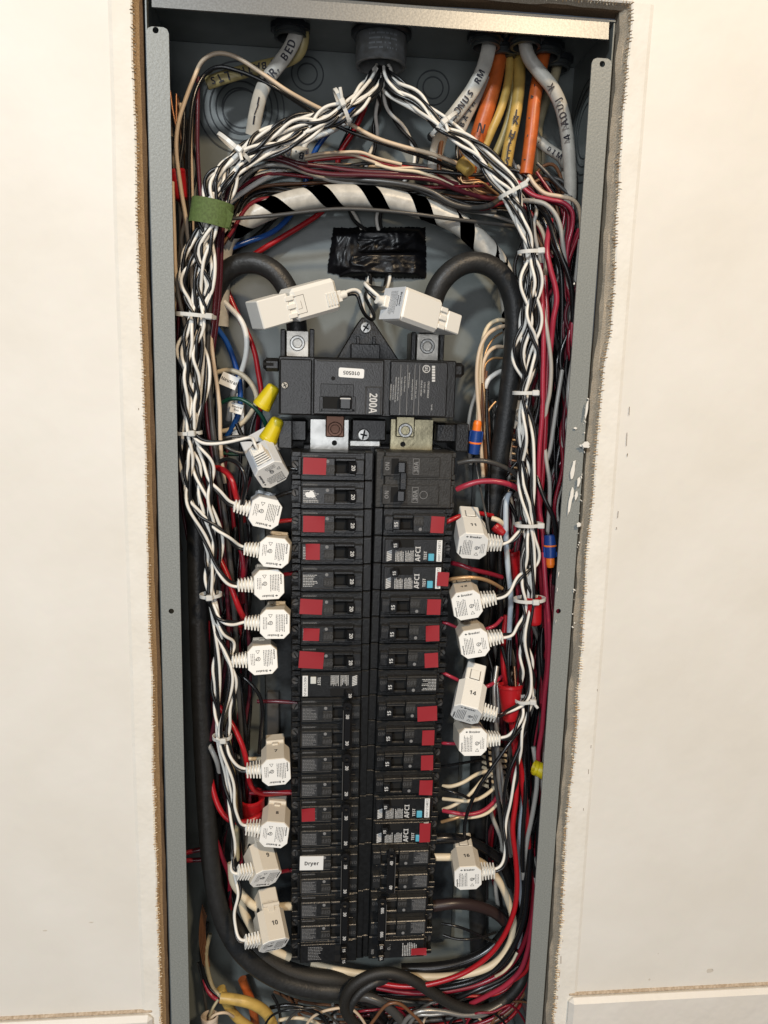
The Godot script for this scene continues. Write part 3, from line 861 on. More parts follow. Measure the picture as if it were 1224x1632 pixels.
func breaker(right: bool, k: float, n: int, label: String, d: Dictionary) -> Node3D:
	var x := side_frame(right, k, n)
	var o := thing("circuit_breaker", label, "circuit breaker", x, "circuit breakers in the two columns")
	var X := Transform3D()
	var H := PITCH * n * 0.5 - 0.00025
	var mm := 0.001
	var worn: bool = d.get("worn", false)
	var bm: Material = M.black_worn if worn else M.black
	var u0: float = d.get("u0", 8.0) * mm
	var body := MB.new()
	body.bx(X, Vector3(u0, -H, -0.038), Vector3(0.0640, H, 0), 0.0007)
	body.bx(X, Vector3(0.0640, -H, -0.038), Vector3(0.0715, H, -0.0030), 0.0007)
	part("body", body, bm, o)
	# wiring end: shoulder, side cheeks, dark well with its screw
	var ends := MB.new()
	ends.bx(X, Vector3(-0.0008, -H, -0.038), Vector3(u0, H, -0.014), 0.0005)
	for i in n:
		var c := (n - 1) * PITCH * 0.5 - i * PITCH
		for s in [-1.0, 1.0]:
			ends.bx(X, Vector3(0.0, c + s * 0.0122, -0.014), Vector3(u0, c + s * 0.0078, -0.0035), 0.0005)
		ends.bx(X, Vector3(u0 - 0.0022, c - 0.0078, -0.014), Vector3(u0, c + 0.0078, -0.0025), 0.0003)
	part("wiring_end", ends, bm, o)
	for i in n:
		var c := (n - 1) * PITCH * 0.5 - i * PITCH
		var sc := MB.new()
		sc.lathe(Transform3D(Basis(), Vector3(0.0032, c, -0.0138)), PackedVector2Array([Vector2(0.0036, 0), Vector2(0.0036, 0.0035), Vector2(0.0029, 0.0042), Vector2(0, 0.0040)]), 14)
		part("terminal_screw", sc, M.screw_dark, o)
		var slot := MB.new()
		slot.bx(Transform3D(Basis(Vector3(0, 0, 1), rng.randf() * 3.0), Vector3(0.0032, c, 0)), Vector3(-0.0027, -0.0005, -0.0099), Vector3(0.0027, 0.0005, -0.00945), 0.0001)
		part("screw_slot", slot, M.hole, o)

	var kind: String = d.get("kind", "plain")
	var cwt := Basis(Vector3(0, 0, 1), -PI / 2)
	for i in n:
		var c := (n - 1) * PITCH * 0.5 - i * PITCH
		# seam lines and thin edge rails between neighbours
		var rail := MB.new()
		rail.bx(X, Vector3(u0 + 0.001, c + 0.0098, -0.0004), Vector3(0.0600, c + 0.0116, 0.0007), 0.0003)
		part("edge_rail", rail, bm, o)
		if kind == "old" or kind == "plain":
			var pad := MB.new()
			pad.bx(X, Vector3(u0 + 0.0008, c - 0.0080, -0.0005), Vector3(0.0378, c + 0.0080, 0.0060), 0.0008)
			pad.bx(X, Vector3(0.0378, c + 0.0052, -0.0005), Vector3(0.0560, c + 0.0080, 0.0060), 0.0007)
			pad.bx(X, Vector3(0.0378, c - 0.0080, -0.0005), Vector3(0.0560, c - 0.0052, 0.0060), 0.0007)
			pad.bx(X, Vector3(0.0552, c - 0.0066, -0.0005), Vector3(0.0632, c + 0.0066, 0.0045), 0.0006)
			part("raised_face", pad, M.pad if kind == "plain" else M.pad_old, o)
			var eg := MB.new()  # pale slivers: highlight on the lower moulded edges put into colour
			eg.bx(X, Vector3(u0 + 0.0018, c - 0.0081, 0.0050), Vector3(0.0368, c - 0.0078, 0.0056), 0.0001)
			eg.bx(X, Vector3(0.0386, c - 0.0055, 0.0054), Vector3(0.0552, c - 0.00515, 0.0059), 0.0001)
			part("painted_highlight", eg, M.edge, o)
			var well := MB.new()
			well.bx(X, Vector3(0.0380, c - 0.0052, -0.0002), Vector3(0.0550, c + 0.0052, 0.0003), 0.00005)
			part("handle_well", well, M.hole, o)
			# OFF and ON, moulded
			var flip := Basis(Vector3(0, 0, 1), PI)
			var step := MB.new()
			step.bx(X, Vector3(0.0285, c - 0.0062, 0.005), Vector3(0.0374, c + 0.0020, 0.0064), 0.0003)
			part("off_plate", step, M.black_worn, o)
			text("OFF", Transform3D(flip, Vector3(0.0330, c - 0.0021, 0.0064)), 0.0036, M.print_dim, o, "moulded_lettering")
			text("ON", Transform3D(flip, Vector3(0.0592, c - 0.002, 0.0046)), 0.0032, M.print_dim, o, "moulded_lettering")
			var dotm := MB.new()
			dotm.lathe(Transform3D(Basis(), Vector3(0.0312, c + 0.0050, 0.0058)), PackedVector2Array([Vector2(0.0015, 0), Vector2(0.0015, 0.0004), Vector2(0.0012, 0.0005), Vector2(0, 0.0005)]), 14)
			part("approval_dot", dotm, M.print_grey, o)
			# print
			if d.get("print", true):
				var lab := MB.new()
				if kind == "old":
					lab.bx(X, Vector3(0.0095, c - 0.0066, 0.005), Vector3(0.0240, c + 0.0058, 0.00615), 0.0001)
					part("printed_label", lab, M.label_grey, o)
				var pr := MB.new()
				print_rows(pr, Transform3D(Basis(), Vector3(0.0170, c - 0.0004, 0.0063)), 0.0135, 0.0115, 8, 0.42, 0.5, 0.0014)
				part("fine_print", pr, M.print_grey if kind == "old" else M.print_white, o)
			var top := MB.new()
			print_rows(top, Transform3D(Basis(), Vector3(0.0165, c + 0.0092, 0.0003)), 0.013, 0.0018, 2, 0.5, 0.2, 0.0013)
			part("fine_print", top, M.print_grey, o)
		elif kind == "arc":
			var pad := MB.new()
			pad.bx(X, Vector3(u0 + 0.0008, c - 0.0105, -0.0005), Vector3(0.0620, c + 0.0105, 0.0022), 0.0005)
			part("raised_face", pad, M.pad, o)
			var well := MB.new()
			well.bx(X, Vector3(0.0355, c - 0.0100, 0.0018), Vector3(0.0535, c - 0.0028, 0.0024), 0.00005)
			part("handle_well", well, M.hole, o)
			var st := MB.new()
			st.bx(X, Vector3(0.0100, c - 0.0098, 0.002), Vector3(0.0148, c + 0.0100, 0.0028), 0.0001)
			part("serial_label", st, M.sticker, o)
			text(d.get("serial", "H0012134873"), Transform3D(cwt, Vector3(0.0124, c, 0.00285)), 0.0022, M.text_black, o, "lettering", true)
			var bt := MB.new()
			bt.bx(X, Vector3(0.0172, c + 0.0026, 0.002), Vector3(0.0224, c + 0.0092, 0.0040), 0.0004)
			part("test_button", bt, M[d.get("button", "test_blue")], o)
			text("TEST", Transform3D(cwt, Vector3(0.0250, c + 0.0045, 0.0022)), 0.0027, M.print_white, o)
			if d.get("afci", true):
				text("AFCI", Transform3D(cwt, Vector3(0.0318, c + 0.0030, 0.0022)), 0.0046, M.print_white, o)
			for q in [[0.0355, 0.0048, 7], [0.0445, 0.0048, 6]]:
				var pr := MB.new()
				print_rows(pr, Transform3D(cwt, Vector3(q[0] + 0.004, c + q[1], 0.0024)), 0.0105, 0.0078, q[2], 0.55, 0.4, 0.0012)
				part("fine_print", pr, M.print_white, o)
			for j in 6:
				var lg := MB.new()
				lg.bx(Transform3D(Basis(Vector3(0, 0, 1), 0.35), Vector3(0.0578, c + 0.0008 + j * 0.0016, 0.0024)), Vector3(-0.0024, -0.0005, -0.0003), Vector3(0.0024, 0.0005, 0.0001), 0.00002)
				part("printed_bar", lg, M.print_white, o)
		elif kind == "clear":
			var pad := MB.new()
			pad.bx(X, Vector3(0.0150, c - 0.0088, -0.0005), Vector3(0.0660, c + 0.0088, 0.0016), 0.0006)
			part("raised_face", pad, M.black_worn, o)
			var well := MB.new()
			well.bx(X, Vector3(0.0520, c - 0.0068, 0.001), Vector3(0.0585, c + 0.0068, 0.0020), 0.00005)
			part("handle_well", well, M.hole, o)
			text("ON", Transform3D(cwt, Vector3(0.0620, c, 0.0016)), 0.0036, M.print_grey, o)
			text("30A", Transform3D(cwt, Vector3(0.0365, c + 0.0005, 0.0016)), 0.0040, M.print_grey, o)
			text("OFF", Transform3D(cwt, Vector3(0.0415, c - 0.0005, 0.0016)), 0.0028, M.print_dim, o)
			for q in [[0.0338, 0.0342, 0.0066], [0.0390, 0.0394, 0.0066]]:
				var fr := MB.new(); fr.bx(X, Vector3(q[0], c - q[2], 0.0014), Vector3(q[1], c + q[2], 0.0018), 0.00005); part("rating_outline", fr, M.print_grey, o)
			for s in [-1.0, 1.0]:
				var fr := MB.new(); fr.bx(X, Vector3(0.0338, c + s * 0.0066, 0.0014), Vector3(0.0394, c + s * 0.0070, 0.0018), 0.00005); part("rating_outline", fr, M.print_grey, o)
			if i == 0:
				var rg := MB.new(); ring(rg, Transform3D(Basis(), Vector3(0.0290, c, 0.0016)), 0.0034, 0.0004); part("approval_mark", rg, M.print_grey, o)
			for s in [-1.0, 1.0]:
				var ln := MB.new(); ln.bx(X, Vector3(0.016, c + s * 0.0086, 0.0014), Vector3(0.050, c + s * 0.0090, 0.0019), 0.00008); part("moulded_line", ln, M.print_dim, o)
		elif kind == "tandem":
			var pad := MB.new()
			pad.bx(X, Vector3(u0 + 0.0008, c - 0.0100, -0.0005), Vector3(0.0480, c + 0.0100, 0.0026), 0.0005)
			part("raised_face", pad, M.pad, o)
			var pr := MB.new()
			print_rows(pr, Transform3D(cwt if right else Basis(), Vector3(0.0235, c + 0.0005, 0.0029)), 0.0150, 0.0150, 9, 0.5, 0.5, 0.0014)
			part("fine_print", pr, M.print_white if right else M.print_grey, o)

	# handles
	var hu: float = d.get("handle", 51.0) * mm
	if kind == "tandem":
		for s in [-1.0, 1.0]:
			var hd := MB.new()
			hd.bx(X, Vector3(hu - 0.0028, s * 0.0062 - 0.0032, 0), Vector3(hu + 0.0028, s * 0.0062 + 0.0032, 0.0075), 0.0007)
			part("handle", hd, M.handle, o)
			text("15", Transform3D(cwt, Vector3(hu, s * 0.0062, 0.0075)), 0.0026, M.print_white, o)
			var wl := MB.new()
			wl.bx(X, Vector3(hu - 0.0088, s * 0.0062 - 0.0034, 0.0024), Vector3(hu - 0.0030, s * 0.0062 + 0.0034, 0.0029), 0.00005)
			part("handle_well", wl, M.hole, o)
		if right:
			text("ON", Transform3D(cwt, Vector3(0.0600, 0.004, 0.0002)), 0.0026, M.print_grey, o)
			text("OFF", Transform3D(cwt, Vector3(0.0440, -0.003, 0.0027)), 0.0030, M.print_grey, o)
	elif n == 1 or kind == "clear":
		for i in n:
			var c := (n - 1) * PITCH * 0.5 - i * PITCH
			var hc: float = c + (-0.0064 if kind == "arc" else 0.0)
			var hv: float = 0.0033 if kind == "arc" else 0.0049
			var hd := MB.new()
			var hx := Transform3D(Basis(Vector3(0, 1, 0), 0.22), Vector3(hu, hc, 0))
			hd.bx(hx, Vector3(-0.0034, -hv, -0.001), Vector3(0.0034, hv, 0.0108), 0.0009)
			part("handle", hd, M.handle, o)
			if kind != "clear":
				text(d.get("rating", "20"), hx * Transform3D(cwt, Vector3(0, 0, 0.0109)), 0.0034 if kind != "arc" else 0.0028, M.print_white, o)
		if kind == "clear":
			var tie := MB.new()
			tie.bx(X, Vector3(hu - 0.003, -0.008, 0.0015), Vector3(hu + 0.003, 0.008, 0.0055), 0.0008)
			part("handle_tie", tie, M.handle, o)
			var tr := MB.new(); ring(tr, Transform3D(Basis(), Vector3(hu, 0, 0.0055)), 0.0014, 0.0006); part("tie_rivet", tr, M.print_dim, o)
	else:
		var tie := MB.new()
		tie.bx(X, Vector3(hu - 0.0040, -0.0205, 0.0065), Vector3(hu + 0.0040, 0.0205, 0.0135), 0.0016)
		for i in 2:
			var c := PITCH * (0.5 - i)
			tie.bx(X, Vector3(hu - 0.0032, c - 0.0045, -0.001), Vector3(hu + 0.0032, c + 0.0045, 0.005), 0.0006)
		part("handle_tie", tie, M.handle, o)
		var eye := MB.new()
		eye.lathe(Transform3D(Basis(), Vector3(hu, 0.0215 if not right else -0.0215, 0.0085)), PackedVector2Array([Vector2(0.0044, 0), Vector2(0.0044, 0.0042), Vector2(0.0038, 0.0050), Vector2(0.0020, 0.0050), Vector2(0.0018, 0.0020), Vector2(0, 0.0020)]), 20)
		part("tie_eye", eye, M.handle, o)
		var gl := MB.new()  # pale sliver painting a highlight along one side of the tie
		gl.bx(X, Vector3(hu - 0.0041, -0.0195, 0.0125), Vector3(hu - 0.0034, 0.0185, 0.0137), 0.0001)
		part("painted_tie_highlight", gl, M.edge, o)
		for i in 2:
			text(d.get("rating", "30"), Transform3D(cwt, Vector3(hu, 0.0125 if i == 0 else -0.0135, 0.0136)), 0.0030, M.print_white, o)

	for s in d.get("red", []):
		var rb := MB.new()
		var sx := Transform3D(Basis(Vector3(0, 0, 1), s[4]) * Basis(Vector3(0, 1, 0), rng.randf_range(-0.02, 0.02)), Vector3((s[0] + s[1]) * 0.0005, (s[2] + s[3]) * 0.0005, 0.0069 if (kind == "plain" or kind == "old") else 0.0046))
		# thin bent sheet with one corner lifting
		var cu := -1.0 if rng.randf() < 0.5 else 1.0
		var cv := -1.0 if rng.randf() < 0.5 else 1.0
		var curl := rng.randf_range(0.0002, 0.0011)
		var bow := rng.randf_range(-0.0003, 0.0004)
		var gp := func(a: float, e: float, dz: float) -> Vector3:
			var lift := curl * pow(maxf(0.0, (a * cu + e * cv) * 0.5), 3.0) + bow * (1.0 - a * a)
			return sx * Vector3(a * (s[1] - s[0]) * 0.0005, e * (s[3] - s[2]) * 0.0005, lift + dz)
		for a in 6:
			for e in 4:
				var a0 := a / 3.0 - 1.0
				var e0 := e / 2.0 - 1.0
				rb.sheet([gp.call(a0, e0, 0.0), gp.call(a0 + 0.3334, e0, 0.0), gp.call(a0 + 0.3334, e0 + 0.5, 0.0), gp.call(a0, e0 + 0.5, 0.0)], Vector3(0, 0, 1))
				rb.sheet([gp.call(a0, e0, -0.0002), gp.call(a0 + 0.3334, e0, -0.0002), gp.call(a0 + 0.3334, e0 + 0.5, -0.0002), gp.call(a0, e0 + 0.5, -0.0002)], Vector3(0, 0, -1))
		part("red_sticker", rb, M.red_sticker, o)
	if d.has("word"):
		var st := MB.new()
		st.bx(Transform3D(Basis(Vector3(0, 0, 1), -0.02), Vector3(0.0190, PITCH * 0.5, 0)), Vector3(-0.0112, -0.0072, 0.0056), Vector3(0.0112, 0.0072, 0.0068), 0.0001)
		part("name_label", st, M.sticker, o, "white paper label")
		text(d.word, Transform3D(Basis(Vector3(0, 0, 1), -0.02), Vector3(0.0190, PITCH * 0.5, 0.0069)), 0.0038, M.text_black, o)
	if d.get("torn", false):
		var tn := MB.new()
		var q := PackedVector2Array()
		for a in 13:
			var t := TAU * a / 13
			q.append(Vector2(0.0165 + cos(t) * 0.0044 * rng.randf_range(0.7, 1.2), 0.0008 + sin(t) * 0.0032 * rng.randf_range(0.6, 1.3)))
		tn.prism(X, q, 0.0058, 0.0066)
		part("torn_sticker", tn, M.sticker, o)
	return o

func breakers() -> void:
	var L := "Left column, "
	var R := "Right column, "
	# left column, top to bottom
	breaker(false, 0, 1, "20 amp breaker with a wide red sticker at the top of the left column", {"rating": "20", "red": [[10.0, 30.0, -6.5, 8.0, -0.03]]})
	breaker(false, 1, 1, "20 amp breaker with a torn white sticker, second in the left column", {"rating": "20", "torn": true})
	breaker(false, 2, 1, "20 amp breaker with a red sticker, third from the top on the left", {"rating": "20", "red": [[10.2, 29.0, -6.8, 7.6, -0.01]]})
	breaker(false, 3, 1, "20 amp breaker with a small square red sticker, fourth on the left", {"rating": "20", "red": [[12.5, 25.0, -6.6, 8.0, 0.0]]})
	breaker(false, 4, 1, "20 amp breaker without a sticker, fifth in the left column", {"rating": "20"})
	breaker(false, 5, 1, "20 amp breaker with a broad red sticker, sixth in the left column", {"rating": "20", "red": [[7.5, 27.5, -6.0, 8.0, -0.06]]})
	breaker(false, 6, 1, "20 amp breaker with a small tilted red sticker, seventh on the left", {"rating": "20", "red": [[10.5, 25.0, -5.5, 6.2, -0.05]]})
	breaker(false, 7, 1, "20 amp breaker with the largest, skewed red sticker on the left", {"rating": "20", "red": [[6.8, 29.0, -6.5, 9.5, -0.07]]})
	breaker(false, 8, 1, "20 amp breaker with a white test button, ninth in the left column", {"kind": "arc", "rating": "20", "button": "test_white", "afci": false, "serial": "H0012734125"})
	breaker(false, 9, 2, "30 amp double breaker below the left test breaker", {"kind": "old", "rating": "30"})
	breaker(false, 11, 2, "20 amp double breaker with a handle tie in the left column", {"kind": "old", "rating": "20"})
	breaker(false, 13, 2, "30 amp double breaker with a red sticker in the left column", {"kind": "old", "rating": "30", "red": [[9.5, 22.0, 6.0, 19.5, 0.02]]})
	breaker(false, 15, 2, "30 amp double breaker with a white Dryer label", {"kind": "old", "rating": "30", "word": "Dryer"})
	breaker(false, 17, 2, "30 amp double breaker below the Dryer breaker", {"kind": "old", "rating": "30"})
	breaker(false, 19, 1, "tandem breaker at the bottom of the left column", {"kind": "tandem"})
	# right column
	breaker(true, 0, 2, "dusty brown 30A double breaker at the top of the right column", {"kind": "clear", "worn": true, "u0": 4.0, "handle": 48.0})
	var smalls := {2: [10.0, 22.0, -7.0, 8.0, -0.05], 5: [9.5, 22.0, -6.5, 8.0, -0.02], 6: [9.5, 22.0, -7.0, 8.0, 0.04], 7: [9.5, 22.0, -6.0, 8.0, 0.06], 9: [8.0, 26.5, -4.5, 10.0, 0.05], 10: [9.5, 21.0, -6.0, 9.0, 0.0], 11: [9.5, 21.0, -6.0, 9.0, 0.02], 12: [9.0, 21.5, -6.0, 9.0, -0.02]}
	var says := {2: "15 amp breaker with a red sticker just below the dusty 30A breaker", 5: "15 amp breaker with a red sticker below the two upper AFCI breakers", 6: "15 amp breaker with a red sticker beside the white sensor 13", 7: "15 amp breaker with a ragged red sticker above the unstickered one", 8: "15 amp breaker with bare white print and no sticker, right column", 9: "15 amp breaker with the largest red sticker of the right column", 10: "15 amp breaker with a red sticker level with the sensor below 14", 11: "15 amp breaker with a red sticker, second below the largest red one", 12: "15 amp breaker with a red sticker right above the lower AFCI pair"}
	for k in [2, 5, 6, 7, 8, 9, 10, 11, 12]:
		var dd := {"rating": "15", "print": k == 8}
		if smalls.has(k): dd["red"] = [smalls[k]]
		breaker(true, k, 1, says[k], dd)
	breaker(true, 3, 1, "AFCI breaker with a whole serial label, upper pair of the right column", {"kind": "arc", "rating": "15", "serial": "H0012134873"})
	breaker(true, 4, 1, "AFCI breaker with a red sticker over its end, upper pair", {"kind": "arc", "rating": "15", "red": [[3.0, 13.5, -6.0, 7.0, -0.05]]})
	breaker(true, 13, 1, "AFCI breaker with a whole serial label, lower pair of the right column", {"kind": "arc", "rating": "15", "serial": "H0012134872"})
	breaker(true, 14, 1, "AFCI breaker with a red sticker on its label, lower pair", {"kind": "arc", "rating": "15", "red": [[8.5, 19.0, -10.5, 9.5, 0.0]]})
	breaker(true, 15, 2, "40 amp double breaker beside the white sensor 16", {"kind": "old", "rating": "40", "handle": 46.0})
	breaker(true, 17, 2, "100 amp double breaker near the bottom of the right column", {"kind": "old", "rating": "100", "handle": 53.0})
	breaker(true, 19, 1, "tandem breaker with a low red sticker at the bottom right", {"kind": "tandem", "handle": 52.0, "red": [[6.5, 22.0, -1.0, 6.5, 0.0]]})

var tips := {}

func sensor(num: int, cx: float, cy: float, z: float, flip: bool, roll: float, pitch: float, yaw: float, o_: Dictionary = {}) -> void:
	var B := Basis(Vector3(0, 0, 1), deg_to_rad(roll)) * Basis(Vector3(0, 1, 0), deg_to_rad(yaw)) * Basis(Vector3(1, 0, 0), deg_to_rad(pitch))
	var x := Transform3D(B, at(cx, cy, z))
	var o := thing("current_sensor", o_.label, "current sensor", x, "clip-on current sensors along the breakers")
	var X := Transform3D()
	var bm: Material = M[o_.get("mat", "sensor")]
	var s := 0.0132
	var c := 0.0052
	var oct := PackedVector2Array([Vector2(-s, -s + c), Vector2(-s + c, -s), Vector2(s - c, -s), Vector2(s, -s + c), Vector2(s, s - c), Vector2(s - c, s), Vector2(-s + c, s), Vector2(-s, s - c)])
	var body := MB.new()
	body.prism(X, oct, -0.0290, -0.0006, 0.0005)
	part("body", body, bm, o)
	var small := PackedVector2Array()
	for q in oct: small.append(q * 0.975)
	var lab := MB.new()
	lab.prism(X, small, -0.0007, 0.0, 0.0001)
	part("label", lab, M.sensor_label, o)
	var jy: float = o_.get("jaw_w", 0.0088)
	var jaw := MB.new()
	jaw.bx(X, Vector3(-jy, -s, -0.0490), Vector3(jy, s * 0.985, -0.0293), 0.0008)
	part("jaw", jaw, bm, o)
	var cut := MB.new()
	for sd in [-1.0, 1.0]:
		cut.lathe(Transform3D(Basis(Vector3(0, 1, 0), PI / 2 * sd), Vector3(sd * (jy + 0.0002), -0.001, -0.0315)), PackedVector2Array([Vector2(0.0052, -0.0005), Vector2(0.0052, 0.0), Vector2(0, 0.0)]), 18)
	part("conductor_hole", cut, M.hole, o)
	if o_.get("hinge", flip):
		var hg := MB.new()
		hg.bx(X, Vector3(-0.0030, s - 0.001, -0.0355), Vector3(0.0030, s + 0.0012, -0.0262), 0.0005)
		hg.lathe(Transform3D(Basis(Vector3(0, 1, 0), PI / 2), Vector3(-0.0080, s + 0.0002, -0.0325)), PackedVector2Array([Vector2(0, 0), Vector2(0.0021, 0), Vector2(0.0021, 0.016), Vector2(0, 0.016)]), 12)
		part("hinge", hg, bm, o)
	else:
		var lt := MB.new()
		for q in [[-0.0048, -0.0042, -0.0405, -0.0300], [0.0042, 0.0048, -0.0405, -0.0300], [-0.0048, 0.0048, -0.0306, -0.0300], [-0.0022, -0.0018, -0.0395, -0.0345], [-0.0022, 0.0022, -0.0349, -0.0345]]:
			lt.bx(X, Vector3(q[0], s - 0.0012, q[2]), Vector3(q[1], s + 0.0003, q[3]), 0.0001)
		part("latch", lt, M.sensor_dark, o)
		var lp := MB.new()
		lp.bx(X, Vector3(-0.0042, s - 0.0012, -0.0400), Vector3(0.0042, s + 0.0006, -0.0308), 0.0004)
		part("latch_tab", lp, bm, o)
	# ribbed strain relief with its two leads
	var sg := -1.0 if flip else 1.0
	var rel := MB.new()
	var rx := Transform3D(Basis(Vector3(0, 1, 0), PI / 2 * sg), Vector3(sg * s, 0, -0.0085))
	rel.lathe(rx, PackedVector2Array([Vector2(0.0052, -0.0005), Vector2(0.0045, 0.005), Vector2(0.0036, 0.0140), Vector2(0.0018, 0.0143), Vector2(0, 0.0143)]), 14)
	for i in 5:
		var z0 := 0.0009 + i * 0.0028
		var h := 0.0068 - i * 0.00035
		rel.bx(rx, Vector3(-0.0052, -h, z0), Vector3(0.0052, h, z0 + 0.0014), 0.0005)
	part("strain_relief", rel, M[o_.get("relief", "sensor_white")], o)
	tips[num] = x * Vector3(sg * (s + 0.0142), 0, -0.0085)
	tips[-num] = (B * Vector3(sg, 0, 0)).normalized()
	if o_.get("shown", true):
		text(str(num), Transform3D(Basis(Vector3(1, 0, 0), Vector3(0, 0, -1), Vector3(0, 1, 0)), Vector3(0.0006, s + 0.0001, -0.0155)), 0.0042, M.text_black, o, "number")
	# label print
	var F := Basis() if not flip else Basis(Vector3(0, 0, 1), PI)
	var Q := Transform3D(F, Vector3(0, 0, 0.00008))
	text("Breaker", Q * Transform3D(Basis(), Vector3(0.0012, 0.0098, 0)), 0.0020, M.text_black, o)
	var ar := MB.new()
	ar.sheet([Q * Vector3(-0.0074, 0.0098, 0.0001), Q * Vector3(-0.0060, 0.0108, 0.0001), Q * Vector3(-0.0060, 0.0088, 0.0001)], B.z)
	ar.sheet([Q * Vector3(-0.0061, 0.0101, 0.0001), Q * Vector3(-0.0050, 0.0101, 0.0001), Q * Vector3(-0.0050, 0.0095, 0.0001), Q * Vector3(-0.0061, 0.0095, 0.0001)], B.z)
	part("printed_arrow", ar, M.text_black, o)
	var rot := Basis(Vector3(0, 0, 1), PI / 2)
	text("emporia", Q * Transform3D(rot, Vector3(-0.0106, -0.0046, 0)), 0.0016, M.text_black, o)
	var pr := MB.new()
	print_rows(pr, Q * Transform3D(rot, Vector3(-0.0048, -0.0010, 0.0001)), 0.0155, 0.0085, 6, 0.42, 0.25, 0.0013)
	print_rows(pr, Q * Transform3D(rot, Vector3(0.0086, -0.0008, 0.0001)), 0.0110, 0.0042, 3, 0.34, 0.4, 0.0013)
	part("fine_print", pr, M.text_grey, o)
	var ul := MB.new()
	ring(ul, Q * Transform3D(Basis(), Vector3(0.0036, -0.0012, 0)), 0.0016, 0.0004, 0.0001, 18)
	var tr := [Vector2(0.0022, -0.0088), Vector2(0.0056, -0.0088), Vector2(0.0039, -0.0060)]
	for i in 3:
		var a: Vector2 = tr[i]
		var e: Vector2 = tr[(i + 1) % 3]
		var w := (e - a).normalized().orthogonal() * 0.00015
		ul.sheet([Q * Vector3(a.x + w.x, a.y + w.y, 0.0001), Q * Vector3(e.x + w.x, e.y + w.y, 0.0001), Q * Vector3(e.x - w.x, e.y - w.y, 0.0001), Q * Vector3(a.x - w.x, a.y - w.y, 0.0001)], B.z)
	part("safety_marks", ul, M.text_black, o)
	text("UL", Q * Transform3D(rot, Vector3(0.0036, -0.0012, 0)), 0.0013, M.text_black, o)
	text("US", Q * Transform3D(rot, Vector3(0.0058, -0.0006, 0)), 0.0012, M.text_black, o)

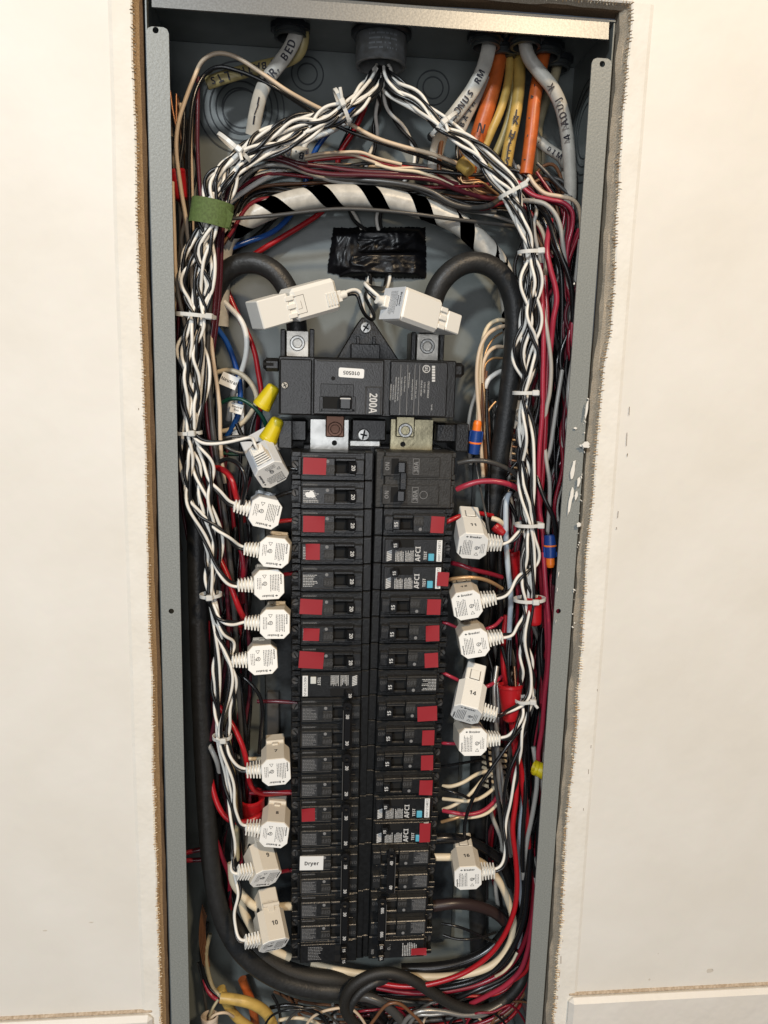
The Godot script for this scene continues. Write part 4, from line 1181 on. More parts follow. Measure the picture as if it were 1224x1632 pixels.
func main_sensor(called_label: String, px: float, py: float, z: float, angle: float, yaw: float, pitch: float, sg: float, labelled: bool, num: int) -> void:
	# long axis x: the jaw lies towards -sg, the body towards +sg
	var B := Basis(Vector3(0, 0, 1), deg_to_rad(angle)) * Basis(Vector3(0, 1, 0), deg_to_rad(yaw)) * Basis(Vector3(1, 0, 0), deg_to_rad(pitch))
	var x := Transform3D(B * Basis.from_scale(Vector3.ONE * 0.9), at(px, py, z))
	var o := thing("main_current_sensor", called_label, "current sensor", x, "large white current sensors on the main feeders")
	var X := Transform3D()
	var h := 0.0148
	var body := MB.new()
	var a := sg * 0.003
	body.bx(X, Vector3(a, -h, -0.032), Vector3(sg * 0.049, h, 0.0), 0.0032)
	part("body", body, M.sensor_white, o)
	var jaw := MB.new()
	jaw.bx(X, Vector3(-sg * (0.0005 if not labelled else 0.005), -h * (0.88 if not labelled else 0.66), -0.032), Vector3(-sg * (0.030 if not labelled else 0.022), h * (0.84 if not labelled else 0.58), -0.0012), 0.0010)
	part("jaw", jaw, M.sensor_white, o)
	var nk := MB.new()
	nk.bx(X, Vector3(sg * 0.004, -h * 0.5, -0.030), Vector3(-sg * 0.006, h * 0.5, -0.0022), 0.0008)
	for q in [-0.55, 0.0, 0.5]:
		nk.bx(X, Vector3(sg * 0.005, h * q - 0.0022, -0.004), Vector3(-sg * 0.0035, h * q + 0.0022, -0.0004), 0.0005)
	part("latch", nk, M.sensor_white, o)
	if not labelled:
		var lt := MB.new()
		for q in [[0.004, 0.0145, -0.0084, -0.0080], [0.004, 0.0145, 0.0076, 0.0080], [0.0141, 0.0145, -0.008, 0.008], [0.0065, 0.0105, -0.0040, -0.0037], [0.0102, 0.0105, -0.004, 0.003]]:
			lt.bx(X, Vector3(q[0], q[2], -0.001), Vector3(q[1], q[3], 0.00025), 0.0001)
		part("latch_outline", lt, M.sensor_dark, o)
	var rel := MB.new()
	var rx := Transform3D(Basis(Vector3(0, 1, 0), PI / 2 * sg), Vector3(sg * 0.046, -0.003 if not labelled else 0.001, -0.008 if not labelled else -0.026))
	rel.bx(rx, Vector3(-0.0040, -0.0052, -0.004), Vector3(0.0050, 0.0052, 0.008), 0.0006)
	for i in 4:
		rel.bx(rx, Vector3(-0.0092, -0.0060, -0.010 + i * 0.0030), Vector3(-0.0078, 0.0060, -0.0084 + i * 0.0030), 0.0004)
	rel.lathe(rx, PackedVector2Array([Vector2(0.0045, 0.006), Vector2(0.0040, 0.0135), Vector2(0.002, 0.0138), Vector2(0, 0.0138)]), 12)
	part("strain_relief", rel, M.sensor_white, o)
	tips[num] = x * Vector3(sg * 0.0595, -0.003 if not labelled else 0.001, -0.008 if not labelled else -0.026)
	tips[-num] = (B * Vector3(sg, 0, 0)).normalized()
	if labelled:
		var lab := MB.new()
		var lx := Transform3D(Basis(Vector3(0, 1, 0), PI / 2 * sg), Vector3(sg * 0.0491, 0, -0.016))
		lab.bx(lx, Vector3(-0.0155, -0.0142, -0.0003), Vector3(0.0155, 0.0142, 0.0002), 0.0001)
		part("label", lab, M.sensor_clear, o)
		var tx := lx * Transform3D(Basis(Vector3(0, 0, 1), PI / 2), Vector3(0, 0, 0.0003))
		text("Breaker", lx * Transform3D(Basis(Vector3(0, 0, 1), -PI / 2), Vector3(0.0115, 0.0035, 0.0003)), 0.0024, M.text_grey, o)
		text("emporia", lx * Transform3D(Basis(Vector3(0, 0, 1), -PI / 2), Vector3(0.0080, 0.0020, 0.0003)), 0.0018, M.text_grey, o)
		var pr := MB.new()
		print_rows(pr, lx * Transform3D(Basis(Vector3(0, 0, 1), -PI / 2), Vector3(0.0010, 0.0004, 0.0003)), 0.021, 0.0105, 6, 0.38, 0.3, 0.0014)
		part("fine_print", pr, M.text_grey, o)
		var ul := MB.new()
		ring(ul, lx * Transform3D(Basis(), Vector3(-0.0085, -0.001, 0.0002)), 0.0021, 0.0005, 0.0001, 18)
		part("safety_marks", ul, M.text_grey, o)
		text("UL", lx * Transform3D(Basis(Vector3(0, 0, 1), -PI / 2), Vector3(-0.0085, -0.001, 0.0003)), 0.0017, M.text_grey, o)

func sensors() -> void:
	main_sensor("large white current sensor clipped on the left main feeder, hinge side forward", 464, 489, 4, 19, 22, 10, 1, false, 101)
	main_sensor("large white current sensor with a grey label on the right main feeder", 708, 507, 4, -14, 30, -6, -1, true, 102)
	sensor(1, 434, 757, -12, true, -62, -2, 40, {"label": "topmost small sensor on the left, tilted, its clear body showing", "mat": "sensor_clear", "shown": false})
	sensor(2, 423, 818, -8, true, -13, -4, 6, {"label": "white sensor tilted clockwise, second from the top on the left", "mat": "sensor_clear", "shown": false})
	sensor(3, 437, 881, -8, true, -5, -6, -3, {"label": "white sensor just under the tilted one, third on the left", "mat": "sensor", "shown": false})
	sensor(4, 429, 932, -9, true, 1, -8, 8, {"label": "white sensor level with the fifth left breaker, a grey body behind", "mat": "sensor", "shown": false})
	sensor(5, 438, 995, -8, true, 0, -8, 0, {"label": "white sensor right above the one touching it, fifth on the left", "mat": "sensor", "shown": false})
	sensor(6, 418.5, 1052, -9, true, 3, -10, 4, {"label": "white sensor beside the eighth left breaker, lowest of the upper six", "mat": "sensor", "shown": false})
	sensor(7, 440, 1231, -6, true, 3, 1, 3, {"label": "beige sensor numbered 7, right above the big dark red cap"})
	sensor(8, 437, 1331, -6, true, -7, 1, 0, {"label": "beige sensor numbered 8, below the big dark red cap, its neighbour tucked under it"})
	sensor(9, 424, 1400, -6, true, -15, 20, 24, {"label": "beige sensor numbered 9, turned to show its flank, beside the Dryer breaker"})
	sensor(10, 437, 1507, 0, true, -6, 30, 20, {"label": "beige sensor numbered 10, lowest of all, a thick cream wire entering its clamp"})
	sensor(11, 753.5, 871, -2, false, -3, 20, -3, {"label": "cream sensor numbered 11, a pale blue grey wire standing at its right", "mat": "sensor_white"})
	sensor(12, 744.5, 965, -2, false, 12, 0, -6, {"label": "cream sensor numbered 12, under a tan wire", "mat": "sensor"})
	sensor(13, 756, 1026, 0, false, 11, -4, -4, {"label": "cream sensor tucked under the one below the tan wire", "mat": "sensor", "shown": false})
	sensor(14, 743, 1139, 8, false, -13, 36, -12, {"label": "cream sensor numbered 14, leaning steeply forward beside the large red cap", "mat": "sensor_white"})
	sensor(15, 754, 1183, -3, false, 0, -6, 0, {"label": "white sensor with faded print, tucked under the steeply leaning one", "mat": "sensor", "shown": false})
	sensor(16, 746, 1400, -4, false, 4, 5, -4, {"label": "beige sensor numbered 16 beside the 40 amp breaker"})

# twisted white and black leads, gathered in two bundles
func leads() -> void:
	var left := [[606, 108, -52], [598, 132, -44], [560, 162, -30], [520, 186, -26], [470, 207, -24], [415, 232, -22], [378, 255, -20], [348, 296, -18], [334, 340, -17], [322, 400, -17], [313, 455, -17], [311, 503, -17], [305, 560, -17], [309, 620, -16], [302, 690, -16], [316, 740, -17], [326, 800, -18], [330, 870, -18], [336, 948, -18], [346, 1010, -18], [356, 1080, -18], [353, 1172, -18], [362, 1250, -18], [370, 1330, -18], [380, 1400, -18]]
	var lw := [10, 12, 16, 22, 21, 22, 15, 24, 19, 24, 23, 16, 22, 24, 14, 24, 25, 22, 10, 15, 17, 9, 14, 12, 8]
	var right := [[612, 108, -50], [622, 132, -44], [660, 165, -34], [707, 200, -26], [742, 232, -22], [785, 275, -18], [814, 306, -15], [832, 350, -15], [846, 402, -15], [846, 450, -15], [840, 510, -15], [838, 560, -15], [838, 626, -15], [832, 690, -15], [834, 760, -15], [845, 838, -15], [838, 900, -15], [842, 956, -15], [838, 1020, -15], [842, 1070, -15], [838, 1116, -15], [828, 1180, -16], [818, 1250, -17], [803, 1310, -18], [798, 1370, -18]]
	var rw := [10, 14, 16, 12, 19, 19, 12, 17, 10, 16, 21, 20, 11, 18, 20, 12, 17, 12, 14, 14, 8, 12, 8, 6, 5]
	# sensor, last bundle point used, waypoints from there (pixels, depth)
	var ls := [
		[1, 13, [[312, 700, -10], [330, 706, -8], [370, 704, -8], [404, 698, -10]]],
		[2, 15, [[332, 770, -12], [352, 784, -10]]],
		[3, 16, [[340, 838, -12], [365, 855, -10]]],
		[4, 17, [[344, 905, -12], [358, 922, -10]]],
		[5, 18, [[344, 985, -10], [366, 994, -8]]],
		[6, 18, [[356, 1010, -14], [372, 1020, -24], [368, 1048, -20]]],
		[7, 21, [[364, 1190, -14], [376, 1225, -12]]],
		[8, 22, [[372, 1285, -14], [380, 1310, -12]]],
		[9, 22, [[370, 1300, -16], [372, 1345, -14], [373, 1368, -12]]],
		[10, 24, [[384, 1425, -12], [373, 1450, -10], [375, 1478, -6]]]]
	var rs := [
		[11, 15, [[832, 842, -12], [822, 858, -10]]],
		[12, 16, [[830, 915, -12], [812, 945, -10]]],
		[13, 17, [[838, 985, -10], [824, 1000, -8], [818, 1014, -10]]],
		[14, 20, [[832, 1122, -10], [815, 1132, -6], [800, 1135, -4]]],
		[15, 20, [[834, 1135, -12], [822, 1160, -8], [812, 1178, -6]]],
		[16, 23, [[806, 1340, -14], [806, 1372, -12]]]]
	for side in 2:
		var mid: Array = left if side == 0 else right
		var wid: Array = lw if side == 0 else rw
		var list: Array = ls if side == 0 else rs
		# parallel tracks across the bundle, each with its own wander
		for i in list.size():
			var q: Array = list[i]
			var last: int = q[1]
			var f := FastNoiseLite.new()
			f.seed = 100 + side * 50 + i; f.frequency = 0.055
			var slot := (float(i) / (list.size() - 1) - 0.5) * 2.0
			slot = [-0.9, 0.35, -0.3, 0.85, -0.62, 0.6, 0.1, -0.1, 0.75, -0.45][(i * 3 + side * 4) % 10] if list.size() > 6 else [-0.85, 0.8, -0.2, 0.35, -0.5, 0.55][i]
			var p := PackedVector3Array()
			for j in last + 1:
				var m: Array = mid[j]
				var nx: Array = mid[mini(j + 1, mid.size() - 1)]
				var pv: Array = mid[maxi(j - 1, 0)]
				var d := Vector2(nx[0] - pv[0], nx[1] - pv[1]).normalized()
				var off: float = (slot * 0.7 + f.get_noise_1d(j * 11.0) * 1.9) * wid[j]
				off = clampf(off, -wid[j] * 1.08, wid[j] * 1.08)
				var zz: float = f.get_noise_1d(j * 9.0 + 300.0) * 9.0 + ((i * 5) % 4 - 1.5) * 2.6
				p.append(at(m[0] + d.y * off, m[1] - d.x * off, m[2] + zz))
			for m in q[2]: p.append(at(m[0], m[1], m[2]))
			var tip: Vector3 = tips[q[0]]
			var dir: Vector3 = tips[-int(q[0])]
			p.append(tip + dir * 0.006)
			p.append(tip - dir * 0.002)
			twisted(p, "twisted white and black leads of the %s" % ["topmost clear sensor on the left", "second sensor from the top on the left", "third sensor from the top on the left", "fourth sensor from the top on the left", "fifth sensor from the top on the left", "lowest of the upper six left sensors", "sensor above the big dark red cap", "sensor below the big dark red cap", "sensor beside the Dryer breaker", "lowest left sensor, by the cream wires", "topmost sensor on the right", "sensor below the tan wire", "sensor tucked under the one below the tan wire", "steeply leaning sensor on the right", "sensor with faded print", "lowest sensor on the right"][q[0] - 1], rng.randf() * TAU, 0.00142)
	# the two pairs that drop straight down under the black tape to the main sensors
	var a := path([603, 112, -50, 600, 140, -48, 607, 165, -60, 596, 190, -70, 600, 225, -76, 575, 280, -78, 556, 325, -74, 566, 350, -86, 584, 372, -92, 590, 400, -92, 590, 425, -92, 589, 446, -90, 584, 470, -60, 590, 492, -50, 597, 508, -46, 590, 512, -40, 575, 488, -26])
	a.append(tips[101] + Vector3(tips[-101]) * 0.014); a.append(tips[101] - Vector3(tips[-101]) * 0.003)
	twisted(a, "white and black twisted leads of the left main sensor", 1.0, 0.0016)
	var b := path([610, 112, -50, 612, 140, -50, 622, 180, -66, 648, 212, -76, 666, 245, -80, 660, 268, -82, 630, 300, -84, 602, 340, -86, 606, 368, -92, 616, 400, -92, 620, 428, -92, 618, 447, -89, 612, 462, -70])
	b.append(tips[102] + Vector3(tips[-102]) * 0.012 + Vector3(0, 0.008, -0.01)); b.append(tips[102] - Vector3(tips[-102]) * 0.003)
	twisted(b, "white and black twisted leads of the right main sensor", 2.2, 0.0016)

func twisted(p: PackedVector3Array, label: String, phase: float, r: float) -> void:
	var s := smooth(p, 0.0025)
	# rounds the corners of the polyline
	for it in 16:
		var t := s.duplicate()
		for i in range(1, s.size() - 1): t[i] = (s[i - 1] + s[i] * 2.0 + s[i + 1]) * 0.25
		s = t
	var w := PackedVector3Array()
	var k := PackedVector3Array()
	var side := Vector3.ZERO
	var ang := phase
	for i in s.size():
		var t := (s[mini(i + 1, s.size() - 1)] - s[maxi(i - 1, 0)]).normalized()
		if i == 0: side = t.cross(Vector3(0.2, 0.3, 0.9))
		side = (side - t * side.dot(t)).normalized()
		var up := side.cross(t)
		if i > 0: ang += s[i].distance_to(s[i - 1]) * TAU / 0.050 * (0.8 + 0.5 * sin(i * 0.021 + phase))
		var o := (side * cos(ang) + up * sin(ang)) * r * 1.04
		w.append(s[i] + o); k.append(s[i] - o)
	var o2 := thing("twisted_leads", label, "wire pair", Transform3D(Basis(), s[s.size() - 1]), "white and black sensor leads")
	var mw := MB.new(); mw.tube(w, r, -1.0, 8)
	part("white_wire", shift(mw, s[s.size() - 1]), M.lead_white, o2)
	var mk := MB.new(); mk.tube(k, r, -1.0, 8)
	part("black_wire", shift(mk, s[s.size() - 1]), M.lead_black, o2)

func heavy_cables() -> void:
	var c: MeshInstance3D
	c = wire("feeder_cable", "thick black feeder arching out of the right main lug and down behind the bundle", "feeder", 9.2, [683, 545, -46, 686, 500, -44, 698, 458, -40, 725, 428, -40, 758, 418, -42, 793, 432, -45, 815, 468, -48, 821, 520, -50, 814, 600, -53, 802, 690, -55, 791, 760, -57, 783, 850, -62, 775, 960, -68, 770, 1080, -74, 764, 1200, -78, 760, 1330, -80, 762, 1500, -82, 770, 1680, -82], "main feeders", "cable")
	c = wire("feeder_cable", "thick black feeder arching out of the left main lug behind the bundle", "feeder", 9.0, [475, 545, -46, 470, 500, -46, 458, 462, -46, 438, 434, -46, 410, 420, -48, 380, 422, -52, 356, 438, -56, 340, 470, -60, 330, 540, -64, 322, 640, -62, 316, 760, -54, 314, 850, -48, 317, 1000, -46, 322, 1150, -44, 329, 1290, -42, 338, 1390, -40, 355, 1465, -38, 388, 1522, -38, 440, 1559, -40, 500, 1576, -42, 550, 1580, -46, 590, 1590, -60, 610, 1640, -70], "main feeders", "cable")
	c = wire("feeder_cable", "thick black cable tucked inside the long left feeder at the bottom", "feeder_dusty", 8.6, [338, 1300, -62, 345, 1380, -58, 360, 1450, -54, 392, 1498, -50, 432, 1533, -48, 480, 1553, -48, 530, 1560, -50, 566, 1566, -54], "main feeders", "cable")
	var cut := MB.new()
	cut.tube(path([558, 1565, -53, 572, 1568, -55]), 0.0082, -1.0, 16)
	single("tape_collar", cut, M.nut_white, "tan tape collar at the end of the bottom black cable", "tape")
	wire("feeder_cable", "dusty black cable humped across the very bottom", "feeder_dusty", 5.4, [600, 1660, -40, 566, 1632, -34, 549, 1606, -30, 556, 1578, -28, 586, 1556, -28, 620, 1550, -28, 655, 1561, -28, 690, 1583, -30, 722, 1601, -32, 755, 1611, -34, 786, 1606, -38, 812, 1588, -44, 832, 1560, -52, 842, 1500, -60], "", "cable")
	wire("feeder_cable", "thinner grey-black cable inside the hump at the bottom", "feeder", 4.4, [556, 1620, -34, 560, 1600, -32, 575, 1580, -34, 598, 1566, -36, 615, 1562, -40], "", "cable")
	wire("feeder_cable", "glossy grey cable curving down to the bottom edge", "wire_dark", 4.6, [570, 1588, -42, 588, 1590, -38, 612, 1600, -36, 636, 1622, -36, 655, 1650, -38], "", "cable")
	# neutral conductor wrapped in spiral tape
	var mid := smooth(path([348, 520, -66, 350, 450, -66, 356, 390, -64, 376, 362, -60, 410, 341, -57, 455, 324, -55, 505, 314, -54, 560, 312, -54, 620, 318, -54, 680, 334, -55, 728, 355, -56, 768, 388, -58, 796, 424, -60, 812, 470, -64, 818, 560, -70, 812, 700, -78]), 0.003)
	var core := MB.new()
	core.tube(mid, 0.0092, -1.0, 20)
	var o := thing("neutral_cable", "thick pale neutral cable wrapped in a black spiral stripe", "cable", Transform3D(Basis(), mid[0]))
	part("jacket", shift(core, mid[0]), M.neutral_white, o)
	# the wrap: a helical ribbon a hair above the jacket
	var frames := []
	var side := Vector3.ZERO
	var s := 0.0
	for i in mid.size():
		var t := (mid[mini(i + 1, mid.size() - 1)] - mid[maxi(i - 1, 0)]).normalized()
		if i == 0: side = t.cross(Vector3(0, 0, 1))
		side = (side - t * side.dot(t)).normalized()
		if i > 0: s += mid[i].distance_to(mid[i - 1])
		frames.append([s, mid[i], side, side.cross(t)])
	var wrap := MB.new()
	var pitch := 0.043
	var band := 0.0165
	var turns := int(s / pitch) - 1
	var step := 20
	for k in turns * step:
		var quad := []
		for e in [[0, 0], [1, 0], [1, 1], [0, 1]]:
			var ang: float = TAU * (k + e[0]) / step
			var pos: float = pitch * (k + e[0]) / step + e[1] * band + 0.002
			var fi := 0
			fi = clampi(int(pos / 0.003), 0, frames.size() - 2)
			while fi > 0 and frames[fi][0] > pos: fi -= 1
			while fi < frames.size() - 2 and frames[fi + 1][0] < pos: fi += 1
			var f0: Array = frames[fi]
			var f1: Array = frames[fi + 1]
			var u: float = clampf((pos - f0[0]) / maxf(1e-6, f1[0] - f0[0]), 0.0, 1.0)
			var c0: Vector3 = f0[1].lerp(f1[1], u)
			var sd: Vector3 = f0[2].lerp(f1[2], u).normalized()
			var up: Vector3 = f0[3].lerp(f1[3], u).normalized()
			quad.append([c0 + (sd * cos(-ang) + up * sin(-ang)) * 0.00945, c0])
		var b := wrap.v.size()
		for q in quad:
			wrap.v.append(q[0] - mid[0]); wrap.n.append((q[0] - q[1]).normalized()); wrap.uv.append(Vector2.ZERO)
		wrap.ix.append_array([b, b + 1, b + 2, b, b + 2, b + 3])
	part("spiral_tape", wrap, M.tape_wrap, o)

func fitting(px: float, py: float, z: float, r: float, label: String, notched := false) -> void:
	var p := at(px, py, z)
	p.y = 0.3966
	var o := thing("cable_connector", label, "cable connector", Transform3D(Basis(), p))
	var X := Transform3D(Basis(Vector3(1, 0, 0), PI / 2), Vector3.ZERO)
	var nut := MB.new()
	nut.lathe(X, PackedVector2Array([Vector2(0, 0), Vector2(r * 1.25, 0.0), Vector2(r * 1.25, 0.0045), Vector2(r * 1.02, 0.0052)]), 28, 10, 0.12)
	part("locknut", nut, M.fitting, o)
	var th := MB.new()
	th.lathe(X, PackedVector2Array([Vector2(r, 0.004), Vector2(r, 0.0072), Vector2(r * 0.94, 0.0078), Vector2(r, 0.0084), Vector2(r, 0.0098), Vector2(r * 0.82, 0.0102), Vector2(r * 0.8, 0.001), Vector2(0, 0.001)]), 24)
	part("threaded_collar", th, M.fitting_metal, o)

func jacketed_cables() -> void:
	var c: MeshInstance3D
	# the big conduit coming through the top, with its bushing ring
	var cp := at(607, 92, -50)
	var o := thing("conduit", "grey plastic conduit stub coming through the top of the box", "conduit", Transform3D(Basis(), Vector3(cp.x, 0.3964, -0.050)))
	var X := Transform3D(Basis(Vector3(1, 0, 0), PI / 2), Vector3.ZERO)
	var pv := MB.new()
	pv.lathe(X, PackedVector2Array([Vector2(0.0212, -0.001), Vector2(0.0212, 0.0255), Vector2(0.0206, 0.0262), Vector2(0.0186, 0.0262), Vector2(0.0182, 0.0255), Vector2(0.0182, -0.001)]), 48)
	part("tube", pv, M.pvc, o)
	var bs := MB.new()
	bs.lathe(X, PackedVector2Array([Vector2(0.0216, 0.0002), Vector2(0.0252, 0.0002), Vector2(0.0252, 0.0022), Vector2(0.0236, 0.0040), Vector2(0.0216, 0.0042)]), 48)
	part("bushing_ring", bs, M.fitting, o)
	for j in 4:
		var pm := MB.new()
		for q in 22:
			var a := PI / 2 + (q - 11) * 0.052 + 0.02
			if rng.randf() < 0.25: continue
			var t := Basis(Vector3(0, 1, 0), a - PI / 2)
			pm.bx(Transform3D(t, Vector3.ZERO), Vector3(-0.0004, -0.0085 - j * 0.0036, 0.02119), Vector3(0.00045, -0.0072 - j * 0.0036, 0.02132), 0.00001)
		part("moulded_print", pm, M.pvc_print, o)
	fitting(463, 46, -48, 0.0135, "dark cable connector at the top left corner")
	fitting(800, 68, -58, 0.0125, "dark cable connector holding the left orange cable")
	fitting(774, 58, -40, 0.0125, "dark cable connector of the white cable marked BONUS RM")
	fitting(826, 82, -60, 0.0140, "grey cable connector holding the yellow cables")
	fitting(838, 62, -34, 0.0125, "dark cable connector of the long white cable on the right")
	fitting(868, 72, -52, 0.0140, "toothed black cable connector holding the right orange cable")
	fitting(886, 98, -76, 0.0125, "toothed black cable connector in the top right corner")

	# upper left
	c = flat_cable("jacketed_cable", "tan cable with pen marks crossing flat towards the left", "nm_old_yellow", 5.4, 3.0, [482, 44, -46, 482, 66, -48, 474, 86, -52, 452, 98, -56, 412, 108, -58, 368, 120, -58, 329, 133, -56])
	marks("M.BATH LTS", [452, 97, -53, 412, 107, -55, 368, 119, -55, 334, 130, -53], 6.0, 0.4, c)
	c = flat_cable("jacketed_cable", "white cable marked MR. BED dropping from the top left connector", "nm_white", 6.0, 3.2, [474, 40, -42, 470, 60, -42, 458, 84, -44, 440, 108, -46, 424, 130, -48, 414, 155, -52, 407, 185, -58, 402, 215, -64])
	marks("MR. BED", [424, 130, -44.6, 440, 108, -42.6, 458, 84, -40.6, 466, 66, -39], 6.2, 0.3, c)
	marks("l|l", [403, 200, -58, 409, 172, -52, 414, 152, -48], 6.0, 0.3, c, PI / 2)
	# upper right
	c = flat_cable("jacketed_cable", "white cable marked BONUS RM", "nm_white", 6.2, 3.0, [783, 40, -40, 780, 70, -40, 770, 110, -40, 752, 145, -42, 728, 178, -46, 708, 204, -54, 696, 240, -66, 690, 285, -70])
	marks("BONUS RM", [718, 192, -44, 728, 178, -42, 752, 145, -38.5, 768, 114, -37], 5.4, 0.3, c)
	c = flat_cable("jacketed_cable", "white cable end marked BATH under the BONUS RM cable", "nm_white", 5.0, 2.8, [772, 120, -54, 758, 155, -54, 742, 188, -56, 730, 215, -60])
	marks("BATH", [733, 206, -56, 742, 188, -53, 756, 160, -51], 4.6, 0.3, c)
	c = wire("jacketed_cable", "left orange cable, marked EN, passing behind the white leads", "nm_orange", 7.0, [798, 50, -60, 796, 80, -60, 790, 118, -58, 780, 160, -56, 766, 205, -56, 752, 250, -60, 744, 285, -66], "", "cable")
	marks("EN", [752, 246, -50, 766, 205, -46, 770, 192, -46], 8.0, 2.0, c, -PI / 2)
	c = wire("jacketed_cable", "right orange cable with a cut lower end", "nm_orange", 5.6, [871, 60, -54, 866, 90, -54, 857, 130, -50, 851, 170, -46, 847, 210, -44, 842, 250, -44, 838, 278, -44], "", "cable")
	marks("'= - ' -", [851, 132, -46, 845, 170, -44, 840, 215, -42, 834, 262, -42], 5.0, 2.6, c, PI / 2)
	wire("jacketed_cable", "plain yellow cable bending left under the white leads", "nm_yellow", 3.8, [812, 70, -62, 812, 110, -58, 806, 148, -54, 796, 180, -52, 782, 212, -54, 770, 240, -58], "", "cable")
	wire("jacketed_cable", "older olive yellow cable, uppermost of the yellow ones", "nm_old_yellow", 3.6, [820, 72, -66, 820, 110, -62, 816, 160, -60, 806, 205, -60, 788, 250, -64, 776, 280, -70], "", "cable")
	c = wire("jacketed_cable", "yellow cable with black handwriting, ending above the tie", "nm_yellow", 5.2, [829, 72, -60, 828, 110, -58, 826, 150, -55, 820, 190, -52, 812, 230, -51, 806, 265, -52], "", "cable")
	marks("LK HILLS", [825, 176, -47, 820, 196, -46, 812, 232, -45, 807, 262, -45], 6.4, 1.0, c, PI / 2)
	c = wire("jacketed_cable", "long white cable with purple lettering along the right flange", "nm_white", 5.6, [836, 45, -34, 837, 70, -34, 843, 92, -34, 860, 115, -34, 880, 140, -35, 894, 170, -38, 902, 205, -42, 907, 250, -46, 909, 300, -52, 906, 350, -58, 903, 400, -64], "", "cable")
	marks("K JUDA 4", [874, 132, -29, 888, 158, -30, 898, 190, -32, 904, 225, -36], 5.6, 1.0, c, PI)
	c = wire("jacketed_cable", "short white cable end marked DIM behind the right orange cable", "nm_white", 4.4, [848, 215, -66, 862, 228, -64, 878, 240, -62, 893, 250, -62, 900, 262, -66], "", "cable")
	marks("l DIM", [856, 222, -62, 878, 240, -58, 894, 250, -58], 4.2, 0.8, c)
	wire("jacketed_cable", "tan cable behind the right orange cable", "nm_tan", 4.4, [888, 105, -78, 880, 135, -76, 868, 165, -74, 858, 200, -74, 856, 245, -76, 858, 290, -80], "", "cable")
	c = wire("jacketed_cable", "cable end with black pen strokes deep beside the right flange", "nm_white", 4.4, [898, 250, -70, 903, 280, -72, 905, 310, -74, 904, 345, -76, 902, 380, -78], "", "cable")
	marks("D&", [900, 300, -66, 902, 345, -70], 7.0, 1.0, c)
	# bottom
	wire("jacketed_cable", "yellow cable end bent over at the bottom left", "nm_yellow", 5.4, [352, 1590, -46, 375, 1593, -44, 400, 1599, -44, 422, 1612, -46, 434, 1632, -48, 440, 1660, -52], "", "cable")
	wire("jacketed_cable", "second yellow cable behind the bent one at the bottom left", "nm_yellow", 4.8, [352, 1575, -60, 362, 1600, -60, 378, 1622, -62, 402, 1640, -64], "", "cable")
	wire("jacketed_cable", "dull orange cable rising behind the lower black feeders", "nm_orange", 4.6, [386, 1560, -80, 394, 1580, -80, 402, 1602, -80, 408, 1640, -80], "", "cable")
	wire("jacketed_cable", "cream conductor entering the clamp of sensor 10", "wire_cream", 4.0, [369, 1375, -44, 372, 1405, -40, 386, 1426, -36, 402, 1442, -34, 420, 1450, -34, 440, 1446, -34, 466, 1444, -40])
	wire("jacketed_cable", "cream conductor hanging beside the leads of sensor 10", "wire_cream", 4.0, [384, 1420, -46, 388, 1450, -44, 400, 1476, -42, 412, 1495, -44, 432, 1512, -50, 462, 1526, -52])
	wire("jacketed_cable", "cream conductor sweeping from sensor 16 round to the bottom", "wire_cream", 3.8, [692, 1366, -34, 715, 1366, -32, 745, 1366, -36, 772, 1378, -40, 794, 1402, -42, 810, 1436, -42, 818, 1470, -40, 812, 1505, -38, 790, 1534, -36, 755, 1550, -36, 700, 1557, -38, 640, 1555, -44, 575, 1552, -52, 530, 1544, -56, 495, 1536, -58])
	wire("jacketed_cable", "thick black conductor arching from the 40 amp breaker", "wire_black", 5.0, [690, 1337, -40, 715, 1336, -40, 745, 1340, -44, 775, 1354, -48, 800, 1375, -52, 815, 1410, -58])
	wire("jacketed_cable", "dusty brown conductor arching from the 100 amp breaker", "brown_black", 5.6, [690, 1444, -42, 725, 1440, -42, 760, 1444, -46, 790, 1456, -52, 815, 1480, -60])
	wire("jacketed_cable", "black conductor curving under the tandem breaker", "wire_black", 5.2, [640, 1544, -50, 700, 1541, -46, 745, 1531, -46, 780, 1512, -48, 808, 1480, -52, 822, 1440, -58])

